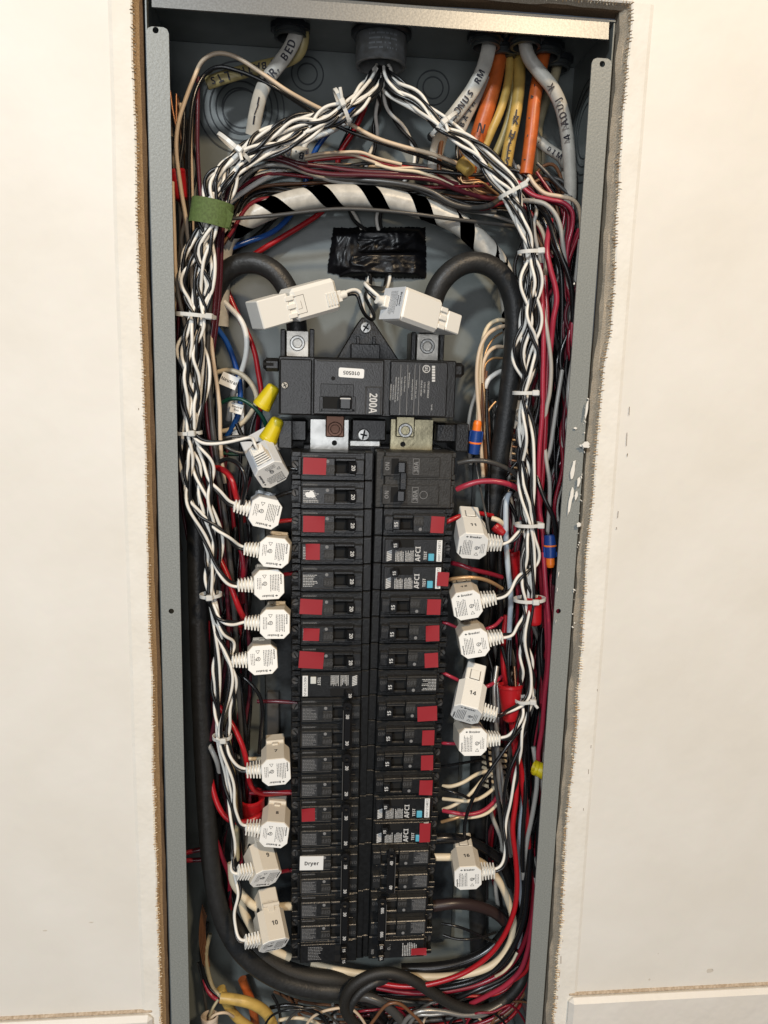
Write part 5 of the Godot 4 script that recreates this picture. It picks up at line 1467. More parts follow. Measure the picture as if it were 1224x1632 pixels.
# label, material, radius, points
func loose_wires() -> void:
	var c: MeshInstance3D
	# ---- upper left loops
	wire("beige_wire", "beige wire in a big loop from the left flange to the yellow splice", "wire_beige", 1.75, [308, 470, -30, 302, 400, -36, 297, 352, -38, 289, 305, -36, 281, 240, -34, 284, 198, -34, 296, 158, -36, 311, 120, -38, 323, 97, -40, 345, 85, -40, 374, 90, -40, 416, 116, -38, 455, 143, -38, 490, 163, -46, 520, 178, -52, 548, 192, -48, 595, 218, -46, 640, 233, -46, 690, 246, -48, 738, 264, -52])
	wire("black_wire", "black wire looping just inside the beige loop", "wire_black", 1.7, [306, 480, -34, 303, 340, -38, 301, 262, -38, 303, 202, -38, 309, 155, -40, 324, 122, -44, 346, 107, -46, 376, 112, -46, 412, 126, -46, 448, 146, -48, 500, 180, -58, 535, 200, -56, 580, 218, -54, 640, 238, -54, 690, 255, -58, 730, 272, -64])
	wire("beige_wire", "thin beige wire beside the black loop at the top left", "wire_beige", 1.3, [306, 175, -44, 304, 220, -44, 306, 280, -44, 307, 340, -44, 308, 420, -44])
	wire("black_wire", "black wire curving along the left flange by the red cap", "wire_black", 1.6, [294, 170, -44, 292, 225, -42, 286, 275, -40, 292, 320, -40, 301, 360, -42, 304, 430, -44])
	wire("black_wire", "straight black wire behind the left loops", "wire_dark", 1.5, [300, 190, -60, 298, 260, -60, 300, 330, -58, 303, 420, -56])
	wire("beige_wire", "beige wire running down behind the green tape", "wire_beige", 1.6, [290, 300, -44, 294, 345, -44, 299, 375, -42, 306, 410, -42, 314, 450, -44])
	wire("beige_wire", "beige wire hugging the left flange beside the bundle", "wire_beige", 1.6, [275, 290, -36, 278, 370, -32, 280, 430, -30, 284, 468, -30, 291, 500, -32, 300, 540, -40])
	wire("copper_wire", "bare copper wire at the top of the left flange", "copper", 0.9, [271, 145, -50, 275, 175, -48, 281, 205, -48, 284, 250, -50])
	wire("copper_wire", "second bare copper wire by the top left flange", "copper", 0.9, [281, 150, -56, 281, 190, -54, 282, 230, -54])
	wire("white_wire", "white printed wire rising from the green tape", "wire_white", 2.2, [345, 350, -40, 357, 330, -42, 386, 307, -48, 422, 284, -54, 453, 268, -60, 478, 256, -66])
	# ---- the bunch crossing behind the bundle
	wire("maroon_wire", "front maroon wire crossing the box above the spiral cable", "wire_maroon", 2.1, [336, 1180, -40, 350, 1110, -40, 363, 1030, -38, 362, 940, -36, 354, 840, -34, 346, 766, -34, 340, 729, -32, 333, 690, -32, 329, 640, -32, 334, 560, -32, 341, 500, -32, 345, 440, -32, 347, 390, -30, 352, 345, -32, 360, 310, -36, 376, 281, -40, 402, 259, -44, 430, 252, -46, 462, 260, -46, 492, 272, -46, 530, 278, -46, 580, 279, -46, 640, 282, -46, 690, 287, -48, 730, 303, -52, 770, 315, -56, 800, 318, -60])
	wire("maroon_wire", "rear maroon wire just above the front one", "wire_maroon", 1.9, [404, 241, -48, 440, 249, -50, 475, 260, -50, 520, 266, -52, 560, 272, -52, 620, 276, -52, 680, 280, -54, 730, 294, -58])
	wire("maroon_wire", "second maroon wire running down next to the bundle under the green tape", "wire_maroon", 1.9, [357, 330, -40, 353, 400, -38, 351, 450, -38, 347, 500, -38, 338, 570, -40, 328, 640, -42, 336, 700, -44])
	wire("grey_wire", "grey wire sweeping under the maroon wires", "wire_grey", 1.8, [354, 332, -44, 372, 306, -46, 394, 278, -48, 420, 264, -50, 455, 264, -52, 490, 276, -54, 540, 290, -54, 600, 292, -54, 660, 299, -56, 710, 316, -58])
	wire("dark_grey_wire", "thick dark grey wire sagging across the spiral cable", "wire_dark", 2.4, [500, 284, -56, 560, 286, -52, 640, 293, -44, 686, 305, -42, 722, 325, -42, 756, 331, -44, 784, 326, -48, 806, 308, -54, 822, 290, -60])
	wire("dark_grey_wire", "second dark grey wire following the thick one", "wire_dark", 2.0, [470, 270, -60, 540, 284, -58, 610, 290, -54, 660, 301, -50, 700, 318, -48, 740, 334, -50, 790, 338, -54])
	wire("black_wire", "thin dark wire stretched across the front of the spiral cable", "wire_dark", 1.7, [345, 350, -38, 390, 347, -38, 440, 343, -38, 500, 336, -38, 545, 333, -38, 600, 335, -38, 660, 341, -38, 720, 349, -42, 780, 356, -48, 830, 362, -54])
	wire("beige_wire", "upper beige wire leaving the white tag marked B. Bed", "wire_beige", 1.5, [486, 250, -54, 510, 245, -52, 540, 243, -52, 575, 243, -52, 600, 252, -54, 640, 262, -56])
	wire("beige_wire", "lower beige wire leaving the white tag marked B. Bed", "wire_beige", 1.5, [486, 254, -56, 520, 248, -56, 556, 246, -56, 590, 256, -56, 620, 268, -54, 660, 268, -54, 705, 277, -56, 742, 302, -60])
	wire("red_wire", "red wire curving right from the B. Bed tag", "wire_red", 1.8, [490, 256, -60, 540, 251, -58, 575, 250, -58, 605, 259, -58, 640, 266, -58, 690, 273, -60, 735, 298, -62, 780, 316, -62, 810, 312, -62])
	wire("white_wire", "cream wire between the red and maroon wires", "wire_cream", 1.5, [598, 262, -52, 630, 270, -50, 665, 274, -50, 700, 286, -52, 732, 302, -56])
	c = wire("jacketed_cable", "white cable end marked B. Bed behind the bundle", "nm_white", 6.6, [420, 222, -72, 445, 234, -70, 468, 243, -68, 489, 249, -66], "", "cable")
	marks("B.BED", [486, 250, -60, 462, 243, -62, 436, 232, -64], 6.0, 1.0, c)
	wire("white_wire", "white wire leaving the B. Bed cable upwards", "wire_white", 2.3, [484, 236, -70, 490, 226, -68, 506, 218, -66, 530, 208, -64, 560, 190, -62])
	# ---- blue, red and white control wires in the middle left
	wire("blue_wire", "blue wire from the top running down behind the bundle to the left", "wire_blue", 2.5, [575, 160, -60, 552, 184, -66, 528, 206, -70, 506, 234, -74, 492, 268, -80, 482, 310, -84, 468, 336, -82, 446, 361, -78, 424, 375, -74, 390, 387, -68, 354, 404, -62, 338, 430, -58, 330, 480, -56, 343, 518, -58, 360, 543, -62, 372, 572, -66, 381, 605, -66, 383, 640, -64, 377, 668, -66, 362, 695, -70])
	wire("red_wire", "bright red wire from the conduit, passing behind the spiral cable", "wire_red", 2.5, [588, 150, -66, 578, 180, -74, 562, 212, -80, 544, 240, -84, 538, 262, -86, 534, 300, -86, 516, 334, -84, 480, 360, -82, 440, 384, -80, 402, 408, -78, 372, 430, -76, 362, 450, -74, 366, 472, -72, 382, 508, -68, 396, 535, -66, 406, 562, -64, 412, 596, -62, 417, 630, -62, 414, 655, -64])
	wire("black_wire", "black wire behind the bright red one near the top", "wire_black", 2.2, [582, 156, -78, 564, 196, -86, 545, 232, -88, 530, 270, -88, 480, 300, -88, 440, 345, -86, 410, 375, -84, 362, 412, -80, 350, 460, -78])
	wire("white_wire", "white wire arching down to the folded white tag", "wire_white", 2.5, [330, 450, -64, 345, 470, -62, 366, 490, -60, 385, 512, -58, 393, 538, -58, 392, 566, -60, 385, 592, -64, 376, 615, -68, 368, 640, -70, 364, 670, -74])
	wire("beige_wire", "beige wire running straight down past the Neutral tag", "wire_beige", 1.8, [330, 500, -34, 335, 530, -32, 340, 575, -30, 346, 615, -30, 350, 650, -30, 351, 692, -30, 353, 728, -32, 358, 770, -36])
	wire("white_wire", "cream wire in a loop round behind the Neutral tag", "wire_cream", 2.3, [345, 594, -66, 362, 590, -64, 380, 594, -62, 396, 606, -60, 406, 622, -60, 409, 638, -60, 400, 658, -62, 384, 676, -66, 362, 686, -70, 348, 688, -72])
	wire("black_wire", "thick dark wire running the length of the bundle on the left", "wire_dark", 2.5, [340, 310, -46, 338, 400, -34, 334, 500, -32, 331, 560, -30, 335, 640, -30, 343, 715, -30, 352, 780, -30, 362, 850, -32, 368, 910, -34, 374, 980, -36, 378, 1060, -40, 384, 1150, -44, 386, 1220, -44])
	wire("black_wire", "black wire close beside the beige one by the Neutral tag", "wire_black", 1.8, [342, 570, -44, 345, 640, -42, 347, 700, -42, 356, 760, -44, 366, 830, -46])
	wire("green_wire", "green ground wire between the tags and the yellow caps", "wire_green", 1.9, [354, 642, -58, 366, 636, -56, 382, 636, -54, 397, 643, -52, 410, 654, -52, 420, 668, -54, 426, 684, -58])
	wire("green_wire", "green wire low behind the first sensor", "wire_green", 1.8, [352, 722, -66, 372, 724, -66, 400, 723, -68, 430, 724, -72])
	wire("maroon_wire", "dark red wire under the upper yellow cap", "wire_crimson", 2.0, [415, 628, -66, 413, 655, -68, 410, 690, -74, 408, 740, -78])
	wire("blue_wire", "dark blue wire under the yellow caps", "wire_blue", 1.8, [416, 652, -74, 413, 690, -76, 411, 735, -78])
	wire("black_wire", "black wire hanging from the upper yellow cap", "wire_black", 1.8, [410, 652, -60, 402, 676, -58, 398, 700, -56, 397, 730, -58, 399, 760, -64])
	wire("black_wire", "black wire crossing below the lower yellow cap", "wire_black", 1.7, [424, 690, -62, 410, 706, -60, 402, 722, -60, 398, 748, -62])
	wire("dark_grey_wire", "dark wire arching flat over the first white lead", "wire_dark", 1.3, [348, 702, -40, 368, 696, -38, 392, 697, -38, 412, 706, -40])
	wire("dark_grey_wire", "dark wire sagging below the first white lead", "wire_dark", 1.6, [352, 706, -40, 366, 716, -36, 384, 722, -36, 402, 720, -40])
	wire("black_wire", "black wire hooping over in front of the first sensor", "wire_black", 2.0, [350, 736, -14, 362, 732, -10, 378, 738, -4, 388, 752, 0, 391, 772, 0, 388, 792, -6, 384, 825, -22, 386, 860, -30, 388, 900, -36])
	wire("red_wire", "bright red wire passing behind the second sensor's lead", "wire_red", 2.7, [344, 744, -30, 360, 752, -22, 370, 766, -16, 375, 785, -16, 381, 806, -22, 388, 830, -36])
	wire("red_wire", "red wire slanting down between the bundle and the upper sensors", "wire_red", 2.6, [324, 760, -34, 327, 815, -36, 338, 862, -34, 350, 890, -30, 361, 914, -26, 371, 942, -22, 382, 972, -22, 392, 988, -30, 408, 996, -40])
	wire("crimson_wire", "darker red wire dropping beside the third sensor", "wire_crimson", 2.2, [380, 866, -32, 386, 885, -32, 388, 905, -32, 386, 935, -36, 388, 960, -42])
	wire("red_wire", "red wire deep behind the sixth sensor's strain relief", "wire_red", 1.8, [370, 985, -50, 382, 1000, -50, 395, 1060, -52, 404, 1066, -54])
	# stubs going into the left breakers
	var stubs := [[834, 420, 828, "red", "wire_red"], [918, 440, 913, "red", "wire_crimson"], [1262, 398, 1264, "crimson", "wire_crimson"], [1390, 440, 1386, "crimson", "wire_crimson"], [1116, 410, 1120, "crimson", "wire_maroon"], [745, 448, 748, "black", "wire_black"], [790, 440, 782, "black", "wire_black"]]
	var says := ["red wire end entering the third left breaker", "red wire end entering the fifth left breaker", "dark red wire passing under sensor 7 into its breaker", "dark red wire end entering the Dryer breaker", "thin maroon wire behind the left sensors at the test breaker", "black wire end entering the topmost left breaker", "black wire end entering the second left breaker"]
	for i in stubs.size():
		var s: Array = stubs[i]
		wire("%s_wire" % s[3], says[i], s[4], 1.9, [s[1], s[0] + 2, -40, (s[1] + 470) * 0.5, (s[0] + s[2]) * 0.5, -36, 474, s[2], -34], "wire ends entering the left column")
	# ---- lower left
	wire("red_wire", "brightest red wire sweeping down to sensor 7's breaker", "wire_red", 2.5, [345, 1120, -44, 360, 1140, -36, 374, 1162, -30, 386, 1188, -26, 393, 1215, -26, 397, 1242, -28, 404, 1258, -32, 420, 1265, -38, 445, 1264, -44, 470, 1262, -46])
	wire("red_wire", "red wire dipping under sensor 8's lead", "wire_red", 2.7, [336, 1240, -42, 342, 1268, -38, 352, 1292, -34, 368, 1308, -32, 388, 1310, -32, 406, 1304, -34, 420, 1297, -40])
	wire("crimson_wire", "crimson wire running down behind sensors 8 and 9", "wire_crimson", 2.3, [345, 1340, -46, 356, 1370, -44, 366, 1398, -44, 366, 1440, -50, 374, 1480, -52, 390, 1500, -54])
	wire("crimson_wire", "dark red wire along the left feeder", "wire_crimson", 2.2, [331, 990, -56, 332, 1050, -56, 336, 1120, -56, 344, 1200, -58])
	wire("crimson_wire", "upper dark red wire passing behind the left feeder", "wire_crimson", 2.4, [288, 1362, -66, 305, 1357, -66, 325, 1352, -68, 345, 1345, -70])
	wire("crimson_wire", "lower dark red wire passing behind the left feeder", "wire_crimson", 2.4, [288, 1372, -68, 305, 1371, -68, 330, 1369, -70, 350, 1366, -72])
	wire("beige_wire", "thick grey beige wire hanging below the tie at sensor 7", "nm_tan", 2.8, [360, 1120, -36, 362, 1165, -34, 366, 1200, -34, 371, 1235, -36, 375, 1275, -38, 377, 1320, -42, 378, 1370, -46])
	wire("beige_wire", "pale wire beside the dark ones at the upper sensors", "nm_tan", 2.2, [366, 940, -52, 374, 980, -50, 375, 1040, -50, 376, 1090, -52, 380, 1150, -54])
	wire("white_wire", "short white wire peeping past the left feeder", "wire_grey", 2.4, [334, 1188, -40, 340, 1200, -34, 346, 1214, -34, 350, 1230, -40])
	wire("white_wire", "white wire passing behind sensor 7 into the box", "wire_cream", 1.9, [374, 1204, -44, 392, 1209, -44, 415, 1209, -46, 430, 1206, -50])
	wire("black_wire", "black wire curling out below the sixth sensor", "wire_black", 1.8, [372, 1060, -40, 380, 1073, -32, 400, 1090, -26, 414, 1110, -26, 419, 1138, -28, 416, 1165, -34, 413, 1200, -44])
	wire("black_wire", "black wire hanging straight at the terminal bar", "wire_black", 1.7, [382, 1080, -44, 386, 1110, -42, 391, 1160, -42, 394, 1210, -46])
	wire("black_wire", "second black wire hanging behind the terminal bar", "wire_black", 1.7, [378, 1105, -50, 386, 1150, -50, 390, 1190, -50, 398, 1240, -54])
	wire("black_wire", "black wire running down inside sensor 7's lead", "wire_black", 2.0, [374, 1200, -40, 380, 1240, -36, 384, 1290, -34, 386, 1330, -36, 390, 1370, -42])
	wire("black_wire", "black wire behind sensor 8's strain relief", "wire_black", 2.0, [386, 1230, -48, 390, 1280, -46, 396, 1330, -48, 400, 1380, -52])
	wire("black_wire", "thin black wire crossing behind the lead of sensor 10", "wire_black", 1.6, [372, 1395, -46, 366, 1420, -46, 360, 1440, -48, 356, 1460, -50])
	# bottom left corner
	wire("black_wire", "black wire in the bottom left corner with a pale tip", "wire_dark", 1.6, [316, 1534, -70, 322, 1560, -66, 327, 1595, -62, 331, 1625, -60])
	wire("beige_wire", "beige wire curling above the bottom yellow cable", "nm_tan", 2.2, [335, 1488, -66, 329, 1515, -64, 331, 1545, -62, 340, 1575, -58, 352, 1588, -54])
	wire("red_wire", "pinkish red wire curling into the bottom yellow cable", "wire_pink", 2.2, [325, 1560, -62, 331, 1578, -58, 341, 1590, -54, 356, 1597, -50])
	wire("black_wire", "black wire looping above the bottom yellow cable", "wire_black", 2.0, [330, 1470, -68, 322, 1500, -66, 322, 1540, -62, 333, 1572, -58, 352, 1590, -54])
	for i in 5:
		wire("copper_wire", "bare copper wire in the thin fan at the bottom left", "copper", 0.7, [323 + i * 1.6, 1442 + i * 4, -62 - i, 319 + i * 2.0, 1470, -60 - i, 318 + i * 2.4, 1500, -60 - i, 324 + i * 2.5, 1540, -62], "copper wires at the bottom left")
	wire("beige_wire", "grey brown wire running into the white cap at the bottom", "nm_tan", 1.6, [348, 1593, -50, 340, 1605, -46, 334, 1620, -44])
	wire("white_wire", "white wire hooking out of the bottom left cap", "wire_beige", 1.5, [334, 1624, -42, 345, 1616, -40, 360, 1614, -42, 372, 1620, -50])
	wire("cream_wire", "pale wire arching low at the bottom centre left", "wire_cream", 1.9, [444, 1626, -56, 470, 1622, -54, 500, 1628, -54, 530, 1650, -56])
	wire("black_wire", "black wire arching above the low pale wire", "wire_black", 2.0, [430, 1606, -62, 462, 1602, -60, 500, 1612, -58, 530, 1640, -58])
	wire("black_wire", "black wire dropping left of the bottom hump", "wire_black", 1.6, [434, 1585, -60, 442, 1600, -58, 447, 1622, -58, 448, 1650, -58])
	for i in 4:
		wire("brown_wire", "reddish brown wire running flat under the black feeders", "wire_brown", 1.5, [436 + i * 12, 1580 + i * 5, -80 + i * 4, 480, 1596 + i * 8, -78 + i * 3, 530, 1602 + i * 9, -78 + i * 3, 600, 1606 + i * 6, -80 + i * 3], "brown wires under the feeders")
	wire("white_wire", "pale wire crossing below the brown ones", "wire_grey", 1.7, [530, 1600, -60, 534, 1620, -58, 530, 1650, -58])

	# ---- upper right
	for i in 7:
		var a := 0.9 * i
		wire("copper_wire", "copper wire in the tangle under the orange cables", "copper" if i % 3 else "tan_copper", 1.0 + 0.15 * (i % 2), [728 + 9 * cos(a) + i * 5, 236 + 10 * sin(a), -70 + i * 2, 736 - 6 * sin(a * 1.7), 268 + i * 3, -64 + i * 2, 733 + i * 6, 292 + 5 * cos(a * 2.0), -62 + i * 2, 752 + i * 5, 304 + 4 * sin(a), -60 + i, 785 + i * 3, 297 + i * 3, -60, 815 + i * 4, 288 + i * 6, -62], "copper wires under the orange cables")
	for i in 5:
		wire("brown_wire", "dark brown wire in the tangle behind the right bundle", "wire_brown" if i % 2 else "wire_dark", 1.7, [732 + i * 7, 205 + i * 5, -78, 728 + i * 6, 245 + i * 2, -76, 738 + i * 7, 290, -72, 770 + i * 5, 306 + i * 3, -68, 820, 320 + i * 7, -66], "brown wires behind the right bundle")
	wire("beige_wire", "beige wire loop hanging left of the copper tangle", "wire_beige", 1.5, [696, 215, -74, 690, 240, -72, 686, 270, -70, 690, 305, -72])
	wire("brown_wire", "brown wire hanging from the tie of the right bundle", "wire_brown", 2.2, [706, 215, -60, 702, 235, -60, 700, 262, -62, 702, 296, -66])
	wire("beige_wire", "upper beige wire bending over into the right side", "wire_beige", 1.8, [842, 278, -42, 852, 294, -40, 868, 308, -36, 892, 313, -32, 912, 318, -32, 922, 330, -34, 926, 360, -40, 924, 420, -50])
	wire("beige_wire", "lower beige wire bending over into the right side", "wire_grey", 2.0, [826, 320, -40, 845, 320, -34, 868, 325, -28, 884, 340, -26, 893, 362, -26, 897, 390, -28, 901, 420, -32, 908, 470, -38, 912, 560, -46, 906, 700, -52])
	wire("red_wire", "red wire bending down in the upper right corner", "wire_pink", 1.9, [824, 290, -44, 848, 310, -38, 876, 318, -34, 900, 324, -32, 912, 338, -32, 912, 362, -34, 905, 392, -34, 904, 420, -38, 915, 380, -44, 922, 366, -48])
	wire("crimson_wire", "crimson wire next to the red one in the upper right corner", "wire_crimson", 1.8, [826, 296, -50, 852, 316, -46, 882, 322, -44, 903, 334, -42, 906, 362, -42, 900, 400, -44, 908, 470, -48, 912, 540, -50])
	wire("pink_wire", "thick pink red wire bowing out right of the bundle", "wire_pink", 2.4, [878, 350, -40, 872, 385, -30, 872, 405, -26, 878, 432, -24, 885, 458, -24, 887, 480, -24, 882, 508, -26, 879, 540, -30, 874, 600, -34])
	wire("beige_wire", "brown grey wire behind the bundle tie at the upper right", "wire_beige", 1.7, [846, 345, -48, 860, 360, -44, 868, 380, -42, 871, 410, -42, 868, 470, -46])
	wire("black_wire", "front black wire slanting down the upper right", "wire_black", 2.3, [850, 318, -46, 872, 345, -36, 884, 380, -28, 893, 405, -24, 904, 432, -24, 911, 460, -26, 913, 520, -32, 908, 640, -40])
	wire("black_wire", "second black wire slanting down the upper right", "wire_black", 2.1, [842, 322, -56, 866, 350, -48, 880, 390, -44, 892, 420, -44, 896, 470, -42, 894, 560, -44, 888, 680, -48])
	wire("black_wire", "third black wire behind the slanting ones", "wire_dark", 1.8, [868, 335, -60, 886, 362, -54, 900, 400, -56, 906, 470, -58])
	wire("brown_wire", "brown wire arching behind the right orange cable", "wire_brown", 1.6, [850, 285, -66, 862, 268, -66, 880, 262, -66, 893, 280, -68, 898, 310, -70])
	wire("brown_wire", "second brown wire arching near the right flange", "wire_brown", 1.5, [848, 292, -60, 866, 285, -60, 884, 292, -62, 894, 312, -64])
	# ---- fan of beige and copper wires left of the right feeder
	wire("beige_wire", "outermost beige wire of the fan beside the right feeder", "wire_cream", 2.0, [812, 514, -68, 795, 510, -60, 778, 520, -56, 769, 545, -52, 765, 580, -50, 763, 630, -50, 760, 700, -56])
	wire("beige_wire", "front beige wire of the fan, running down past the orange connector", "wire_beige", 1.9, [812, 519, -62, 794, 522, -54, 776, 534, -48, 765, 556, -46, 760, 590, -44, 761, 630, -44, 764, 670, -44, 767, 720, -46, 770, 760, -50])
	wire("grey_wire", "grey wire outside the fan near the main breaker", "wire_grey", 1.8, [766, 580, -60, 760, 620, -60, 750, 655, -62, 746, 690, -62, 750, 740, -66])
	wire("copper_wire", "thin bright copper wire at the top of the fan", "tan_copper", 0.9, [800, 530, -64, 788, 538, -60, 778, 552, -56, 772, 568, -54, 768, 590, -54])
	wire("beige_wire", "short beige wire in the middle of the fan", "wire_beige", 1.8, [804, 553, -64, 790, 553, -58, 778, 562, -54, 770, 580, -52, 768, 610, -54])
	wire("tan_wire", "tan wire of the fan just below the short beige one", "tan_copper", 1.1, [800, 571, -66, 786, 571, -60, 774, 580, -56, 770, 600, -54, 774, 650, -54, 776, 700, -58])
	wire("white_wire", "stubby white wire end in the fan", "wire_white", 2.3, [798, 592, -64, 788, 597, -58, 778, 606, -56, 773, 618, -58])
	for i in 4:
		wire("brown_wire", "brown wire running down the inside of the fan", "wire_brown", 1.4, [770 + i * 2.5, 575 + i * 8, -54 - i * 2, 766 + i * 3.2, 620, -54 - i * 2, 770 + i * 3.0, 680, -54 - i * 2, 772 + i * 3, 760, -60 - i * 2], "brown wires of the fan")
	wire("tan_wire", "tan wire crossing the feeder low in the fan", "tan_copper", 1.0, [790, 640, -50, 780, 652, -48, 774, 668, -48, 772, 700, -50])
	# ---- wires to the right breakers
	wire("black_wire", "glossy black wire entering the top pole of the dusty 30A breaker", "wire_dark", 2.1, [730, 738, -34, 750, 734, -30, 775, 735, -28, 800, 743, -30, 822, 756, -36, 840, 775, -44])
	wire("pink_wire", "pink red wire arching into the lower pole of the dusty 30A breaker", "wire_pink", 2.6, [728, 780, -34, 742, 774, -30, 762, 768, -28, 785, 767, -26, 808, 771, -26, 826, 779, -32, 842, 792, -42])
	wire("red_wire", "red wire end passing behind sensor 11", "wire_red", 2.2, [700, 838, -36, 716, 830, -32, 735, 822, -34, 760, 818, -40, 785, 822, -48])
	wire("crimson_wire", "dark red wire from the upper AFCI breaker running right", "wire_crimson", 2.2, [720, 897, -36, 735, 901, -30, 755, 908, -28, 780, 914, -32, 800, 920, -40])
	wire("tan_wire", "pinkish tan wire above sensor 12", "tan_copper", 1.8, [706, 926, -34, 725, 922, -26, 748, 920, -22, 770, 923, -24, 785, 929, -28, 800, 938, -36])
	wire("crimson_wire", "thin red wire between sensor 12 and its breaker", "wire_pink", 1.5, [698, 990, -36, 714, 994, -30, 728, 1000, -32, 745, 1008, -40])
	wire("pink_wire", "pink wire end right of sensor 13's body", "wire_pink", 1.8, [770, 1004, -36, 780, 1001, -30, 790, 996, -32, 800, 985, -40])
	wire("pink_wire", "pink wire end left of sensor 14", "wire_pink", 1.7, [700, 1068, -38, 712, 1075, -30, 728, 1083, -30, 745, 1092, -36])
	wire("pink_wire", "pink wire end right of sensor 14", "wire_pink", 1.9, [764, 1098, -34, 776, 1094, -28, 788, 1088, -34, 800, 1078, -42])
	wire("pink_wire", "thin pink wire entering the breaker beside sensor 15", "wire_pink", 1.6, [698, 1184, -36, 715, 1185, -28, 735, 1185, -32])
	wire("black_wire", "thin black wire below sensor 15", "wire_black", 1.4, [700, 1222, -40, 725, 1218, -44, 760, 1212, -54, 790, 1205, -62])
	wire("cream_wire", "upper cream wire fanning from the lower right breakers", "wire_cream", 1.9, [706, 1253, -38, 720, 1253, -32, 738, 1247, -30, 758, 1235, -34, 775, 1229, -42, 792, 1226, -50])
	wire("cream_wire", "cream wire arching out of the lower AFCI breaker", "wire_cream", 1.8, [706, 1273, -38, 725, 1275, -30, 745, 1277, -26, 765, 1272, -28, 785, 1258, -36, 800, 1240, -46])
	wire("cream_wire", "cream wire crossing upward between the other two", "wire_cream", 1.8, [706, 1290, -38, 722, 1284, -32, 742, 1272, -34, 758, 1256, -38, 772, 1240, -44, 790, 1230, -52])
	wire("pink_wire", "red wire curving out of the lower AFCI breaker", "wire_pink", 2.0, [706, 1292, -34, 722, 1295, -28, 745, 1298, -26, 768, 1293, -28, 785, 1280, -34, 796, 1262, -42])
	wire("white_wire", "pale wire following the red one under the AFCI breakers", "wire_cream", 1.7, [716, 1300, -36, 745, 1303, -30, 772, 1298, -30, 790, 1284, -36, 800, 1266, -44])
	wire("tan_wire", "short salmon wire end at the lowest AFCI breaker", "tan_copper", 1.6, [704, 1310, -36, 718, 1306, -30, 732, 1302, -28, 742, 1300, -30])
	wire("black_wire", "thin black wire slanting across in front of the lower wires", "wire_black", 1.7, [740, 1334, -20, 741, 1312, -16, 748, 1286, -12, 762, 1256, -8, 785, 1222, -8, 808, 1190, -10, 830, 1160, -16])
	wire("black_wire", "glossy black wire just right of the grey twisted strand", "wire_black", 1.9, [838, 1165, -20, 826, 1195, -16, 812, 1228, -14, 805, 1255, -16, 803, 1290, -22, 806, 1340, -30])
	wire("black_wire", "short black wire in the AFCI breaker ends", "wire_black", 1.5, [704, 1256, -34, 720, 1262, -28, 738, 1268, -28, 750, 1274, -34])
	wire("black_wire", "upper dotted black wire from the 100 amp breaker", "wire_black", 1.4, [704, 1472, -32, 722, 1475, -28, 742, 1481, -28, 765, 1491, -32, 790, 1502, -40])
	wire("black_wire", "lower dotted black wire from the 100 amp breaker", "wire_black", 1.4, [706, 1490, -34, 725, 1496, -30, 745, 1497, -28, 768, 1493, -32, 790, 1486, -40])
	# ---- right lower sweep
	wire("red_wire", "long bright red wire sweeping down the right and along the bottom", "wire_red", 2.6, [806, 1075, -46, 812, 1130, -36, 818, 1180, -30, 823, 1230, -26, 822, 1275, -24, 817, 1320, -22, 822, 1370, -22, 824, 1410, -22, 820, 1448, -22, 806, 1486, -22, 782, 1520, -22, 748, 1546, -24, 710, 1562, -26, 660, 1572, -30, 610, 1568, -38, 575, 1556, -48])
	wire("red_wire", "second red wire lower in the bottom sweep", "wire_crimson", 2.6, [852, 1350, -50, 850, 1430, -44, 840, 1490, -40, 812, 1540, -40, 770, 1566, -40, 710, 1580, -40, 650, 1582, -42, 600, 1574, -48])
	wire("pink_wire", "pink red wire curving round the bottom right corner", "wire_pink", 2.5, [855, 1420, -36, 848, 1470, -30, 842, 1510, -28, 830, 1545, -28, 806, 1570, -30, 780, 1585, -34, 750, 1600, -42])
	wire("red_wire", "red wire nearest the flange in the bottom right corner", "wire_red", 2.0, [846, 1500, -38, 844, 1530, -34, 838, 1548, -32, 826, 1558, -34, 812, 1566, -40])
	wire("black_wire", "broad black wire curving below the cream conductor", "wire_black", 2.8, [846, 1330, -40, 842, 1400, -34, 836, 1460, -32, 820, 1505, -32, 795, 1540, -32, 760, 1562, -34, 715, 1574, -38, 660, 1580, -46])
	wire("black_wire", "second broad black wire curving towards the bottom", "wire_black", 2.6, [838, 1320, -46, 836, 1400, -40, 828, 1470, -38, 805, 1520, -38, 770, 1552, -40, 720, 1568, -44])
	wire("black_wire", "third black wire crossing low at the bottom right", "wire_black", 2.6, [826, 1540, -44, 800, 1560, -40, 765, 1575, -38, 735, 1588, -40, 700, 1604, -46])
	wire("cream_wire", "short pale wire glinting in the bottom right sweep", "wire_cream", 1.5, [824, 1518, -36, 815, 1535, -32, 803, 1548, -32, 790, 1556, -38])
	wire("grey_wire", "pale grey wire along the lower right of the box", "wire_pale", 2.2, [836, 1240, -48, 830, 1300, -44, 826, 1360, -42, 829, 1420, -40, 832, 1470, -44, 826, 1510, -50])
	wire("grey_wire", "light grey wire fanning out at the yellow cap", "wire_grey", 2.4, [850, 1190, -40, 856, 1240, -34, 850, 1290, -32, 840, 1340, -34, 832, 1400, -40])
	wire("steel_cable", "grey twisted strand hanging beside sensor 14", "steel_strand", 2.2, [792, 1062, -40, 788, 1095, -32, 789, 1135, -28, 793, 1180, -26, 794, 1230, -26, 800, 1270, -26, 810, 1310, -28, 818, 1360, -32])
	wire("steel_cable", "second grey strand wound with the first", "steel_strand", 1.9, [790, 1064, -44, 793, 1100, -34, 794, 1140, -30, 790, 1185, -28, 799, 1230, -28, 804, 1275, -26, 806, 1315, -30, 814, 1365, -34])
